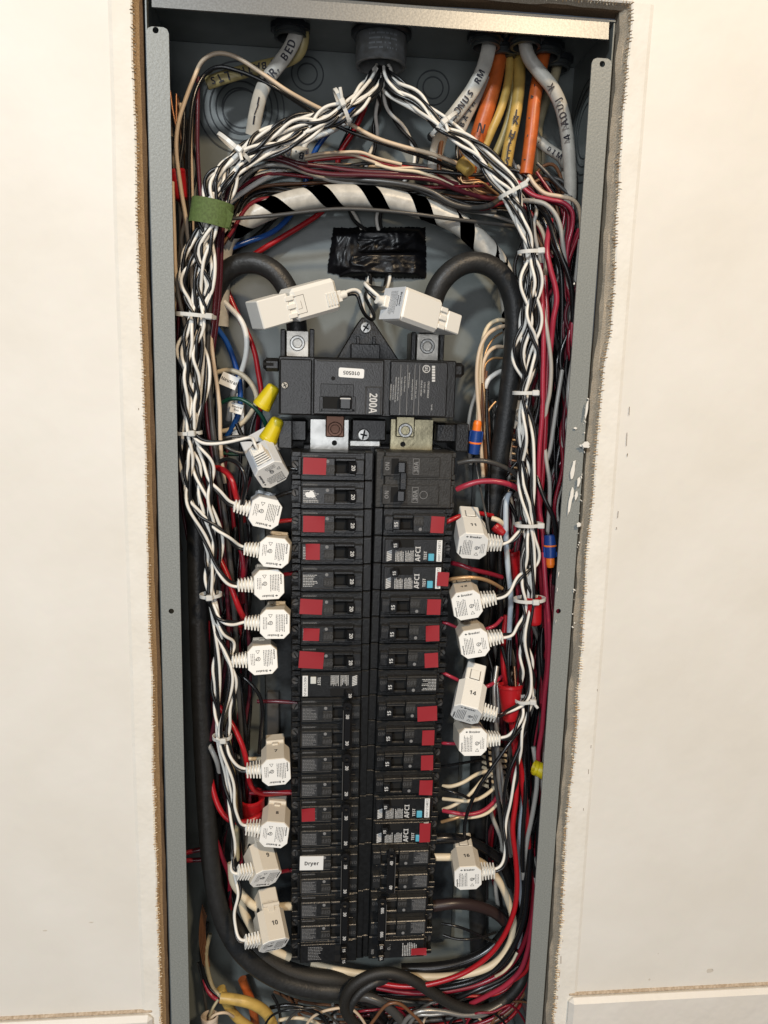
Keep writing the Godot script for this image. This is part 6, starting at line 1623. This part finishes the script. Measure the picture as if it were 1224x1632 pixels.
	wire("steel_cable", "darker strand behind the grey twisted ones", "wire_dark", 2.0, [784, 1070, -50, 782, 1120, -40, 785, 1180, -36, 789, 1240, -36, 797, 1300, -36, 806, 1360, -40])
	wire("pale_wire", "pale blue grey wire standing right of sensor 11", "wire_pale", 2.6, [812, 785, -44, 807, 800, -36, 806, 830, -34, 807, 870, -34, 810, 910, -34, 814, 950, -36, 812, 1000, -40, 810, 1060, -46])
	wire("black_wire", "thick black wire rising behind the pale blue grey one", "wire_black", 3.2, [818, 770, -50, 808, 786, -44, 800, 805, -42, 797, 850, -42, 797, 920, -44, 798, 1000, -48, 797, 1070, -52])
	wire("black_wire", "thin white striped wire dropping over sensor 11", "wire_dark", 1.0, [758, 735, -40, 763, 765, -36, 768, 790, -26, 773, 815, -16, 778, 838, -12, 781, 858, -16])
	wire("white_wire", "stub of a white wire right of sensor 11", "wire_cream", 2.4, [784, 826, -34, 794, 829, -32, 804, 838, -38])
	wire("black_wire", "black wire slanting down at the orange connector by the flange", "wire_black", 2.0, [852, 745, -30, 860, 775, -22, 870, 800, -18, 882, 825, -18, 886, 870, -22, 882, 930, -28])
	wire("red_wire", "thick red wire behind the red cap beside the bundle", "wire_red", 2.8, [806, 980, -46, 802, 1030, -44, 803, 1070, -42, 808, 1110, -42])
	wire("red_wire", "lower red wire emerging under the big red cap", "wire_red", 3.4, [812, 1120, -34, 816, 1150, -30, 822, 1190, -30, 832, 1240, -32, 838, 1290, -34, 842, 1350, -38])
	wire("black_wire", "black wire entering the big red cap", "wire_black", 1.8, [812, 1020, -32, 810, 1050, -28, 812, 1092, -26])
	wire("black_wire", "second black wire entering the big red cap", "wire_black", 1.8, [800, 1030, -32, 808, 1060, -30, 817, 1092, -26])
	wire("copper_wire", "copper tip showing above the big red cap", "copper", 1.1, [820, 1062, -34, 821, 1078, -30, 822, 1094, -26])

# wires hanging in loose bunches at the sides: alike within each group
func bulk_wires() -> void:
	var kinds := [["wire_black", "black"], ["wire_crimson", "crimson"], ["wire_grey", "grey"], ["wire_black", "black"], ["wire_black", "black"], ["wire_pink", "pink"], ["wire_dark", "dark_grey"], ["wire_maroon", "maroon"], ["wire_grey", "grey"], ["wire_black", "black"], ["wire_crimson", "crimson"]]
	for i in 30:
		var f := FastNoiseLite.new()
		f.seed = 400 + i; f.frequency = 0.012
		var kd: Array = kinds[i % kinds.size()]
		var p := []
		var u0 := fposmod(i * 0.381, 1.0)
		var y := 385.0 + rng.randf_range(-25, 25)
		var yend := rng.randf_range(1350, 1640)
		var z0 := -30.0 - 48.0 * fposmod(i * 0.618, 1.0)
		while y < yend:
			var edge := 946.0 - 0.0687 * (y - 60.0)
			var inner := lerpf(858.0, 828.0, (y - 385.0) / 1200.0)
			var outer := edge + 14.0
			var x := lerpf(inner, outer, clampf(u0 + 0.42 * f.get_noise_1d(y * 0.9), -0.05, 1.0))
			p.append_array([x, y, z0 + 10.0 * f.get_noise_1d(y + 4000.0)])
			y += 62.0
		wire("%s_wire" % kd[1], "one of the %s wires hanging loosely between the right bundle and flange" % kd[1].replace("_", " "), kd[0], rng.randf_range(1.7, 2.2), p, "%s wires hanging along the right flange" % kd[1].replace("_", " "))
	# two red runs that show brightly between bundle and flange
	wire("red_wire", "left of two bright crimson wires standing close right of the bundle", "wire_pink", 2.2, [862, 420, -34, 864, 480, -28, 866, 540, -24, 865, 600, -22, 864, 660, -22, 860, 710, -24, 858, 760, -26, 860, 810, -28, 866, 860, -28, 868, 920, -28, 870, 980, -28, 872, 1060, -30, 864, 1120, -34])
	wire("red_wire", "right of two bright crimson wires standing close right of the bundle", "wire_crimson", 2.3, [868, 440, -38, 872, 500, -32, 873, 560, -28, 871, 620, -26, 869, 680, -26, 866, 740, -28, 862, 790, -30, 856, 850, -32, 862, 920, -34, 868, 1000, -36])
	wire("grey_wire", "grey wire bowing between the two crimson wires", "wire_grey", 1.9, [862, 470, -32, 872, 530, -24, 878, 580, -22, 876, 625, -22, 871, 650, -24, 866, 690, -28, 870, 730, -26, 876, 770, -26, 874, 830, -30, 870, 880, -34])
	wire("grey_wire", "grey wire slanting across the crimson wires on the right", "wire_grey", 1.9, [896, 590, -34, 888, 640, -28, 882, 680, -26, 876, 720, -26, 868, 745, -30, 862, 780, -34])
	wire("maroon_wire", "purple red wire right against the lower right flange", "wire_pink", 2.3, [866, 880, -24, 870, 940, -20, 875, 1000, -18, 874, 1060, -18, 868, 1110, -20, 864, 1160, -22, 858, 1200, -24, 859, 1225, -28])
	for i in 26:
		var f := FastNoiseLite.new()
		f.seed = 600 + i; f.frequency = 0.012
		var kd: Array = [["wire_black", "black"], ["wire_dark", "dark_grey"], ["wire_crimson", "crimson"], ["wire_black", "black"], ["wire_maroon", "maroon"], ["wire_grey", "grey"], ["wire_black", "black"]][i % 7]
		var p := []
		var u0 := fposmod(i * 0.381, 1.0)
		var y := 800.0 + rng.randf_range(-200, 60)
		var yend := rng.randf_range(1250, 1480)
		while y < yend:
			var x := lerpf(776.0, 842.0, clampf(u0 + 0.5 * f.get_noise_1d(y * 0.9), 0.0, 1.0))
			p.append_array([x, y, -48.0 - 34.0 * fposmod(i * 0.618, 1.0) + 8.0 * f.get_noise_1d(y + 4000.0)])
			y += 58.0
		wire("%s_wire" % kd[1], "one of the %s wires packed behind the right bundle" % kd[1].replace("_", " "), kd[0], rng.randf_range(1.6, 2.3), p, "%s wires packed behind the right bundle" % kd[1].replace("_", " "))
	for i in 22:
		var f := FastNoiseLite.new()
		f.seed = 800 + i; f.frequency = 0.012
		var kd: Array = [["wire_black", "black"], ["wire_maroon", "maroon"], ["wire_dark", "dark_grey"], ["wire_black", "black"], ["wire_crimson", "crimson"], ["wire_black", "black"]][i % 6]
		var p := []
		var u0 := fposmod(i * 0.381, 1.0)
		var y := 780.0 + rng.randf_range(-120, 90)
		var yend := rng.randf_range(1230, 1470)
		while y < yend:
			var x := lerpf(338.0, 398.0, clampf(u0 + 0.45 * f.get_noise_1d(y * 0.9), 0.0, 1.0))
			p.append_array([x, y, -46.0 - 36.0 * fposmod(i * 0.618, 1.0) + 8.0 * f.get_noise_1d(y + 4000.0)])
			y += 58.0
		wire("%s_wire" % kd[1], "one of the %s wires packed behind the left bundle" % kd[1].replace("_", " "), kd[0], rng.randf_range(1.6, 2.2), p, "%s wires packed behind the left bundle" % kd[1].replace("_", " "))
	# thin wires crossing the top, behind the bundles
	for i in 16:
		var kd: Array = [["wire_black", "black"], ["wire_dark", "dark_grey"], ["wire_black", "black"], ["wire_beige", "beige"], ["wire_black", "black"], ["wire_crimson", "crimson"], ["wire_grey", "grey"], ["wire_brown", "brown"]][i % 8]
		var y := 262.0 + i * 4.2
		var dz := -50.0 - 34.0 * fposmod(i * 0.618, 1.0)
		wire("%s_wire" % kd[1], "one of the thin %s wires strung across the top behind the bundles" % kd[1].replace("_", " "), kd[0], rng.randf_range(1.2, 1.8), [350 + rng.randf_range(-10, 30), y + 60 + rng.randf_range(-30, 20), dz + 6, 410 + rng.randf_range(-10, 10), y + rng.randf_range(-10, 10), dz, 500, y - 2 + rng.randf_range(-12, 10), dz - 4, 590, y + rng.randf_range(-12, 10), dz - 4, 680, y + 8 + rng.randf_range(-10, 12), dz - 2, 760, y + 20 + rng.randf_range(-12, 12), dz, 830, y + 22 + rng.randf_range(-16, 20), dz + 4, 880, y + 60 + rng.randf_range(-10, 40), dz + 6], "thin %s wires strung across the top" % kd[1].replace("_", " "))
	# wires hanging in the gap between the left flange and the bundle
	for i in 14:
		var f := FastNoiseLite.new()
		f.seed = 900 + i; f.frequency = 0.012
		var kd: Array = [["wire_black", "black"], ["wire_dark", "dark_grey"], ["wire_brown", "brown"], ["wire_black", "black"], ["wire_beige", "beige"], ["wire_black", "black"], ["wire_maroon", "maroon"]][i % 7]
		var p := []
		var y := rng.randf_range(120, 330)
		var yend := rng.randf_range(560, 980)
		var u0 := fposmod(i * 0.381, 1.0)
		while y < yend:
			p.append_array([lerpf(262.0 + y * 0.02, 312.0 + y * 0.03, clampf(u0 + 0.4 * f.get_noise_1d(y), 0.0, 1.0)), y, -42.0 - 40.0 * fposmod(i * 0.618, 1.0)])
			y += 55.0
		wire("%s_wire" % kd[1], "one of the %s wires hanging between the left flange and its bundle" % kd[1].replace("_", " "), kd[0], rng.randf_range(1.2, 1.8), p, "%s wires hanging along the left flange" % kd[1].replace("_", " "))
	# short curls in the corner below the top right connectors
	for i in 14:
		var kd: Array = [["wire_black", "black"], ["wire_brown", "brown"], ["wire_dark", "dark_grey"], ["wire_beige", "beige"], ["wire_black", "black"], ["wire_grey", "grey"], ["wire_crimson", "crimson"]][i % 7]
		var x := 822.0 + fposmod(i * 37.0, 84.0)
		var dz := -44.0 - 34.0 * fposmod(i * 0.618, 1.0)
		wire("%s_wire" % kd[1], "one of the %s wires curling in the upper right corner" % kd[1].replace("_", " "), kd[0], rng.randf_range(1.3, 1.9), [x - 30 + rng.randf_range(-10, 10), 275 + rng.randf_range(-20, 20), dz - 4, x - 4, 298 + rng.randf_range(-14, 12), dz, x + 16, 322 + rng.randf_range(-12, 20), dz + 3, x + 24 + rng.randf_range(-14, 8), 370 + rng.randf_range(-10, 20), dz + 4, minf(x + 10 + rng.randf_range(-24, 14), 915.0), 440 + rng.randf_range(-20, 30), dz, minf(x + rng.randf_range(-20, 24), 912.0), 540, dz - 4], "%s wires curling in the upper right corner" % kd[1].replace("_", " "))
	wire("steel_cable", "bare grey stranded cable along the very bottom edge", "steel_strand", 2.4, [636, 1645, -34, 650, 1622, -30, 672, 1611, -28, 705, 1612, -28, 740, 1618, -28, 775, 1613, -32, 800, 1600, -38])
	wire("steel_cable", "second bare grey strand at the very bottom edge", "steel_strand", 2.0, [645, 1650, -36, 662, 1620, -32, 690, 1617, -29, 725, 1614, -29, 760, 1620, -30, 790, 1610, -36])
	for i in 12:
		var kd: Array = [["wire_black", "black"], ["wire_dark", "dark_grey"], ["wire_beige", "beige"], ["wire_black", "black"], ["wire_crimson", "crimson"], ["wire_brown", "brown"]][i % 6]
		var x := 455.0 + i * 32.0
		var dz := -24.0 - 30.0 * fposmod(i * 0.618, 1.0)
		wire("%s_wire" % kd[1], "one of the thin %s wires looping up from the bottom edge" % kd[1].replace("_", " "), kd[0], rng.randf_range(1.1, 1.7), [x - 40, 1660, dz, x - 22 + rng.randf_range(-8, 8), 1622 + rng.randf_range(-6, 8), dz, x + 10, 1604 + rng.randf_range(-8, 10), dz + 3, x + 45 + rng.randf_range(-8, 12), 1612 + rng.randf_range(-10, 10), dz, x + 76, 1655, dz - 6], "thin %s wires at the bottom edge" % kd[1].replace("_", " "))
	# bare grounds fanning onto the bar behind the feeder
	for i in 9:
		var y := 690.0 + i * 11.0
		wire("copper_wire", "bare copper wire end under the ground bar screws", "tan_copper" if i % 2 else "copper", 1.2, [842, y + 4, -66, 826, y + 1, -60, 812, y - 1, -62, 800, y - 3, -70], "copper wire ends on the ground bar")
	for i in 8:
		var y := 1192.0 + i * 9.0
		wire("cream_wire", "cream wire end stacked on the terminal bar below sensor 15", "wire_cream", 1.9, [806, y + 3, -60, 792, y + 1, -52, 780, y - 1, -52, 770, y - 5, -60], "cream wire ends below sensor 15")
	# cross wires in the dark bottom
	for i in 18:
		var kd: Array = [["wire_black", "black"], ["wire_crimson", "crimson"], ["wire_black", "black"], ["wire_brown", "brown"], ["wire_dark", "dark_grey"], ["wire_red", "red"]][i % 6]
		var y := 1578.0 + i * 4.5
		var dz := -58.0 - 26.0 * fposmod(i * 0.618, 1.0)
		wire("%s_wire" % kd[1], "one of the %s wires lying across the bottom of the box" % kd[1].replace("_", " "), kd[0], rng.randf_range(1.5, 2.3), [600 + rng.randf_range(-60, 30), y + rng.randf_range(-12, 12), dz, 660, y + rng.randf_range(-8, 8), dz + 6, 730, y + rng.randf_range(-12, 6), dz + 8, 800, y - 20 + rng.randf_range(-14, 6), dz + 8, 838, y - 70, dz + 4, 850, y - 150, dz], "%s wires across the bottom" % kd[1].replace("_", " "))

func tie(px: float, py: float, z: float, ang: float, rx: float, rz: float, head: float, label: String, tail := 0.0, tail_ang := 0.0) -> void:
	# ang: direction of the bundle on the page, degrees from straight down; head: where the lock sits, -1 left .. 1 right
	var c := at(px, py, z)
	var along := Vector3(sin(deg_to_rad(ang)), -cos(deg_to_rad(ang)), 0)
	var ax := Vector3(-along.y, along.x, 0).normalized()
	if ax.x < 0: ax = -ax
	var o := thing("cable_tie", label, "cable tie", Transform3D(Basis(), c), "white cable ties on the lead bundles")
	var mb := MB.new()
	mb.hoop(Vector3.ZERO, ax, Vector3(0, 0, 1), along, rx * 0.001, rz * 0.001, 0.0030, 0.0009, 32)
	part("strap", mb, M.nylon, o)
	var h := MB.new()
	var hp := ax * (rx * head * 0.001) + Vector3(0, 0, rz * 0.001 * sqrt(maxf(0.0, 1.0 - head * head)) + 0.0016)
	h.cbox(Transform3D(Basis(ax, -along, Vector3(0, 0, 1)).rotated(-along, -head * 0.5), hp), Vector3(0.0062, 0.0050, 0.0044), 0.0008)
	part("lock_head", h, M.nylon, o)
	if tail > 0.0:
		var t := MB.new()
		var d := Vector3(sin(deg_to_rad(tail_ang)), cos(deg_to_rad(tail_ang)), 0.25).normalized()
		t.tube(PackedVector3Array([hp, hp + d * tail * 0.0005 + Vector3(0, 0, 0.001), hp + d * tail * 0.001]), 0.0014, 0.0006, 8, Vector3(0, 0, 1))
		part("tail", t, M.nylon, o)

func cap(called: String, label: String, m: String, px: float, py: float, z: float, dirx: float, diry: float, dirz: float, r0: float, r1: float, l: float, ridges: int) -> void:
	# dir points from the open end to the closed tip
	var d := Vector3(dirx, diry, dirz).normalized()
	var s := d.cross(Vector3(0.3, 0.1, 0.9)).normalized()
	var x := Transform3D(Basis(s, d.cross(s), d), at(px, py, z))
	var mb := MB.new()
	mb.lathe(x, PackedVector2Array([Vector2(r0 * 0.8, 0.003), Vector2(r0 * 0.86, 0), Vector2(r0, 0.0006), Vector2(r0, 0.003), Vector2(r0 * 0.95, 0.0042), Vector2(lerpf(r0, r1, 0.6), l * 0.5), Vector2(r1, l * 0.86), Vector2(r1 * 0.9, l * 0.95), Vector2(r1 * 0.6, l), Vector2(0, l)]), 40, ridges, 0.13 if ridges > 0 else 0.0)
	single(called, mb, M[m], label, "wire connector")

func splice(label: String, px: float, py: float, z: float, up: float) -> void:
	var d := Vector3(0.06, up, 0.1).normalized()
	var s := d.cross(Vector3(0, 0, 1)).normalized()
	var x := Transform3D(Basis(s, s.cross(d) * -1.0, d) * Basis.from_scale(Vector3(0.86, 0.86, 0.86)), at(px, py, z))
	var o := thing("push_connector", label, "wire connector", x)
	var X := Transform3D()
	var a := MB.new()
	a.lathe(X, PackedVector2Array([Vector2(0, -0.022), Vector2(0.0062, -0.022), Vector2(0.0066, -0.012), Vector2(0.0060, 0.002), Vector2(0.0045, 0.003)]), 18)
	a.bx(X, Vector3(-0.0075, -0.0015, -0.010), Vector3(0.0075, 0.0015, 0.002), 0.0006)
	part("blue_shell", a, M.nut_blue, o)
	var b := MB.new()
	b.lathe(X, PackedVector2Array([Vector2(0.0048, -0.004), Vector2(0.0046, 0.010), Vector2(0.0036, 0.013), Vector2(0, 0.0135)]), 18)
	b.bx(X, Vector3(-0.0030, 0.002, -0.006), Vector3(0.0030, 0.0066, 0.004), 0.0006)
	b.lathe(X, PackedVector2Array([Vector2(0.0064, -0.0115), Vector2(0.0071, -0.0110), Vector2(0.0071, -0.0098), Vector2(0.0064, -0.0093)]), 18)
	part("orange_tip", b, M.nut_orange, o)

func tape_strip(o: Node3D, corners: Array, seed_: int, amp: float, lift: float, nx := 26, ny := 20) -> void:
	# a few long creases, each a soft ridge
	var folds := []
	for q in 9:
		var p0 := Vector2(rng.randf(), rng.randf())
		var an := rng.randf_range(0.3, 2.8)
		folds.append([p0, Vector2(cos(an), sin(an)), rng.randf_range(0.18, 0.5), rng.randf_range(0.025, 0.07), rng.randf_range(0.4, 1.0), rng.randf_range(-1.2, 1.2)])
	var g := FastNoiseLite.new()
	g.seed = seed_ + 9; g.frequency = 0.05
	var mb := MB.new()
	var rows := []
	for j in ny + 1:
		var row := []
		for i in nx + 1:
			var u := float(i) / nx
			var v := float(j) / ny
			var a: Vector2 = Vector2(corners[0], corners[1]).lerp(Vector2(corners[2], corners[3]), u)
			var b: Vector2 = Vector2(corners[6], corners[7]).lerp(Vector2(corners[4], corners[5]), u)
			var p := a.lerp(b, v)
			if j == 0 or j == ny: p.y += rng.randf_range(-1.0, 1.0) * 1.2
			if i == 0 or i == nx: p.x += rng.randf_range(-1.0, 1.0) * 1.0
			var bump := g.get_noise_2d(u * 30.0, v * 22.0) * amp * 1.2
			for q in folds:
				var rel: Vector2 = (Vector2(u, v) - q[0]) * Vector2(1.0, 0.5)
				var al: float = rel.dot(q[1])
				var ac: float = rel.dot(q[1].orthogonal()) + q[5] * al * al
				bump += q[4] * amp * exp(-pow(ac / q[3], 2.0)) * exp(-pow(al / q[2], 4.0))
			var hump := exp(-pow((u - 0.55) * 3.0, 2.0)) * 3.0
			row.append(at(p.x, p.y, -94.2 + (lift + bump + hump) * minf(1.0, 0.12 + 7.0 * minf(minf(u, 1.0 - u), minf(v, 1.0 - v) * 0.7))) - o.position)
		rows.append(row)
	# smooth normals from the grid
	var b0 := mb.v.size()
	for j in ny + 1:
		for i in nx + 1:
			var du: Vector3 = rows[j][mini(i + 1, nx)] - rows[j][maxi(i - 1, 0)]
			var dv: Vector3 = rows[mini(j + 1, ny)][i] - rows[maxi(j - 1, 0)][i]
			mb.v.append(rows[j][i]); mb.n.append(-du.cross(dv).normalized() if du.cross(dv).z < 0 else du.cross(dv).normalized()); mb.uv.append(Vector2(float(i) / nx, float(j) / ny))
	for j in ny:
		for i in nx:
			var k := b0 + j * (nx + 1) + i
			mb.ix.append_array([k, k + 1, k + nx + 1, k + 1, k + nx + 2, k + nx + 1])
	part("tape_strip", mb, M.tape_black, o)

func flag_label(label: String, px: float, py: float, z: float, ang: float, w: float, h: float, words: Array, size: float) -> void:
	var x := Transform3D(Basis(Vector3(0, 0, 1), deg_to_rad(ang)) * Basis(Vector3(1, 0, 0), -0.15), at(px, py, z))
	var o := thing("wire_tag", label, "wire tag", x)
	var mb := MB.new()
	mb.bx(Transform3D(), Vector3(-w * 0.0005, -h * 0.0005, -0.0004), Vector3(w * 0.0005, h * 0.0005, 0.0), 0.0001)
	part("paper", mb, M.sticker, o)
	for i in words.size():
		text(words[i], Transform3D(Basis(), Vector3(0, (float(words.size() - 1) * 0.5 - i) * size * 0.00135, 0.0001)), size * 0.001, M.text_black, o)

func small_things() -> void:
	# crumpled black tape patch
	var o := thing("tape_patch", "crumpled patch of black electrical tape over a hole in the back wall", "tape", Transform3D(Basis(), at(600, 403, -93)))
	tape_strip(o, [531, 362, 585, 364, 582, 447, 521, 434], 3, 0.9, 3.6, 24, 34)
	tape_strip(o, [560, 362, 678, 362, 679, 404, 548, 410], 5, 1.8, 5.2, 60, 26)
	tape_strip(o, [545, 400, 679, 398, 679, 444, 540, 441], 8, 2.0, 6.0, 60, 26)
	# green tape round the left bundle
	var gt := MB.new()
	var c := at(337, 341, -19)
	gt.hoop(Vector3.ZERO, Vector3(0.985, -0.17, 0).normalized(), Vector3(0, 0, 1), Vector3(-0.17, -0.985, 0).normalized(), 0.0165, 0.0125, 0.0195, 0.0005, 36, -0.5, PI + 0.4)
	var fl := thing("green_tape", "strip of green masking tape wrapped round the left bundle", "tape", Transform3D(Basis(), c))
	part("wrap", gt, M.green_tape, fl)
	var gf := MB.new()
	var q0 := at(350, 322, -7) - c; var q1 := at(372, 341, -13) - c; var q2 := at(365, 363, -13) - c; var q3 := at(347, 356, -7) - c
	gf.face([q0, q1, q2, q3], Vector3(0, 0, -0.02)); gf.face([q0 - Vector3(0, 0, 0.0006), q1 - Vector3(0, 0, 0.0006), q2 - Vector3(0, 0, 0.0006), q3 - Vector3(0, 0, 0.0006)], Vector3(0, 0, 0.02))
	part("loose_end", gf, M.green_tape, fl)

	# cable ties, down the left bundle then down the right
	tie(545, 170, -27, -64, 14, 8, 0.0, "cable tie on the left bundle near the conduit, its tail standing up", 11, -12)
	tie(374, 236, -20, -38, 16, 9, 0.35, "cable tie at the bend of the left bundle, above the green tape", 9, 165)
	tie(312, 503, -17, -4, 16, 10, 0.75, "cable tie on the left bundle beside the left main feeder")
	tie(302, 690, -17, 4, 10, 8, 0.3, "cable tie on the left bundle level with the yellow caps")
	tie(336, 948, -18, 4, 9, 8, 0.0, "cable tie on the left bundle level with the fourth sensor")
	tie(354, 1174, -18, 2, 8, 7, 0.2, "cable tie on the left bundle above sensor 7", 7, -60)
	tie(707, 198, -26, 42, 13, 9, -0.1, "cable tie on the right bundle by the BONUS RM cable", 9, 160)
	tie(817, 305, -14, 28, 12, 8, 0.7, "cable tie on the right bundle below the orange cables", 6, 35)
	tie(845, 402, -15, 4, 10, 8, 0.75, "cable tie on the right bundle level with the spiral cable")
	tie(838, 626, -15, 2, 11, 8, 0.6, "cable tie on the right bundle beside the round ground bolt")
	tie(843, 836, -15, 2, 12, 8, 0.75, "cable tie on the right bundle level with sensor 11")
	tie(844, 955, -14, 2, 14, 9, 0.2, "cable tie on the right bundle touching the red cap")
	tie(837, 1115, -13, 6, 9, 7, 0.6, "cable tie on the right bundle level with sensor 14", 7, 140)

	# twist-on caps and push-in connectors
	cap("wire_nut", "upper of the two yellow twist-on caps left of the main breaker", "nut_yellow", 416, 649, -40, 0.50, 0.80, 0.1, 0.0085, 0.0062, 0.0225, 14)
	cap("wire_nut", "lower of the two yellow twist-on caps, above the first sensor", "nut_yellow", 426, 703, -34, 0.42, 0.85, 0.1, 0.0085, 0.0062, 0.0225, 14)
	cap("wire_nut", "red cap hanging against the right bundle", "nut_red", 849, 951, -17, 0.10, -1.0, 0.1, 0.0082, 0.0066, 0.027, 0)
	cap("wire_nut", "large red cap with its open end up, behind the right bundle", "nut_red", 813, 1090, -24, 0.02, -1.0, 0.15, 0.0118, 0.0075, 0.036, 0)
	cap("wire_nut", "big dark red cap between sensors 7 and 8", "nut_red", 401, 1268, -48, 0.05, -1.0, -0.2, 0.0130, 0.0105, 0.032, 0)
	cap("wire_nut", "red cap half hidden under the upper left flange", "nut_red", 279, 272, -44, 0.25, -1.0, 0.0, 0.0085, 0.0065, 0.024, 0)
	cap("wire_nut", "small red cap peeping out above sensor 11's strain relief", "nut_red", 788, 838, -36, 0.6, -0.5, 0.2, 0.0050, 0.0040, 0.012, 0)
	cap("wire_nut", "dark red cap deep behind the right leads near sensor 11", "nut_red", 815, 878, -52, 0.15, -1.0, 0.0, 0.0080, 0.0062, 0.028, 0)
	cap("wire_nut", "yellow cap showing past the lower right flange", "nut_yellow", 850, 1222, -22, 0.85, -0.3, 0.2, 0.0075, 0.0085, 0.020, 8)
	cap("wire_nut", "pale cap in the bottom left corner", "nut_white", 334, 1618, -44, 0.02, -1.0, 0.1, 0.0088, 0.0075, 0.026, 0)
	cap("wire_nut", "ragged yellow splice where the beige loop ends at the top", "nm_yellow", 738, 258, -50, 0.35, -0.6, 0.4, 0.0078, 0.0060, 0.013, 7)
	splice("blue and orange connector beside the right feeder", 759, 690, -42, 1.0)
	splice("blue and orange connector half behind the right flange", 877, 885, -22, -1.0)

	# paper tags
	flag_label("white Neutral tag folded over a wire", 365, 607, -54, -22, 15.5, 11.5, ["Neutral"], 2.9)
	flag_label("small white tag on the blue wire under the green one", 377, 651, -58, -14, 11, 9, ["Neutral", "Bus"], 1.9)

	# move every thing's node to the foot of the thing it carries
	for n in get_children():
		if n is Node3D and not (n is Light3D or n is Camera3D) and n.transform.is_equal_approx(Transform3D()) and n.get_child_count() > 0 and not n.has_meta("kind"):
			var box := AABB()
			var first := true
			for k in n.get_children():
				if k is MeshInstance3D:
					var a: AABB = k.transform * k.mesh.get_aabb()
					box = a if first else box.merge(a)
					first = false
			var foot := Vector3(box.get_center().x, box.position.y, box.get_center().z)
			n.position = foot
			for k in n.get_children(): k.position -= foot
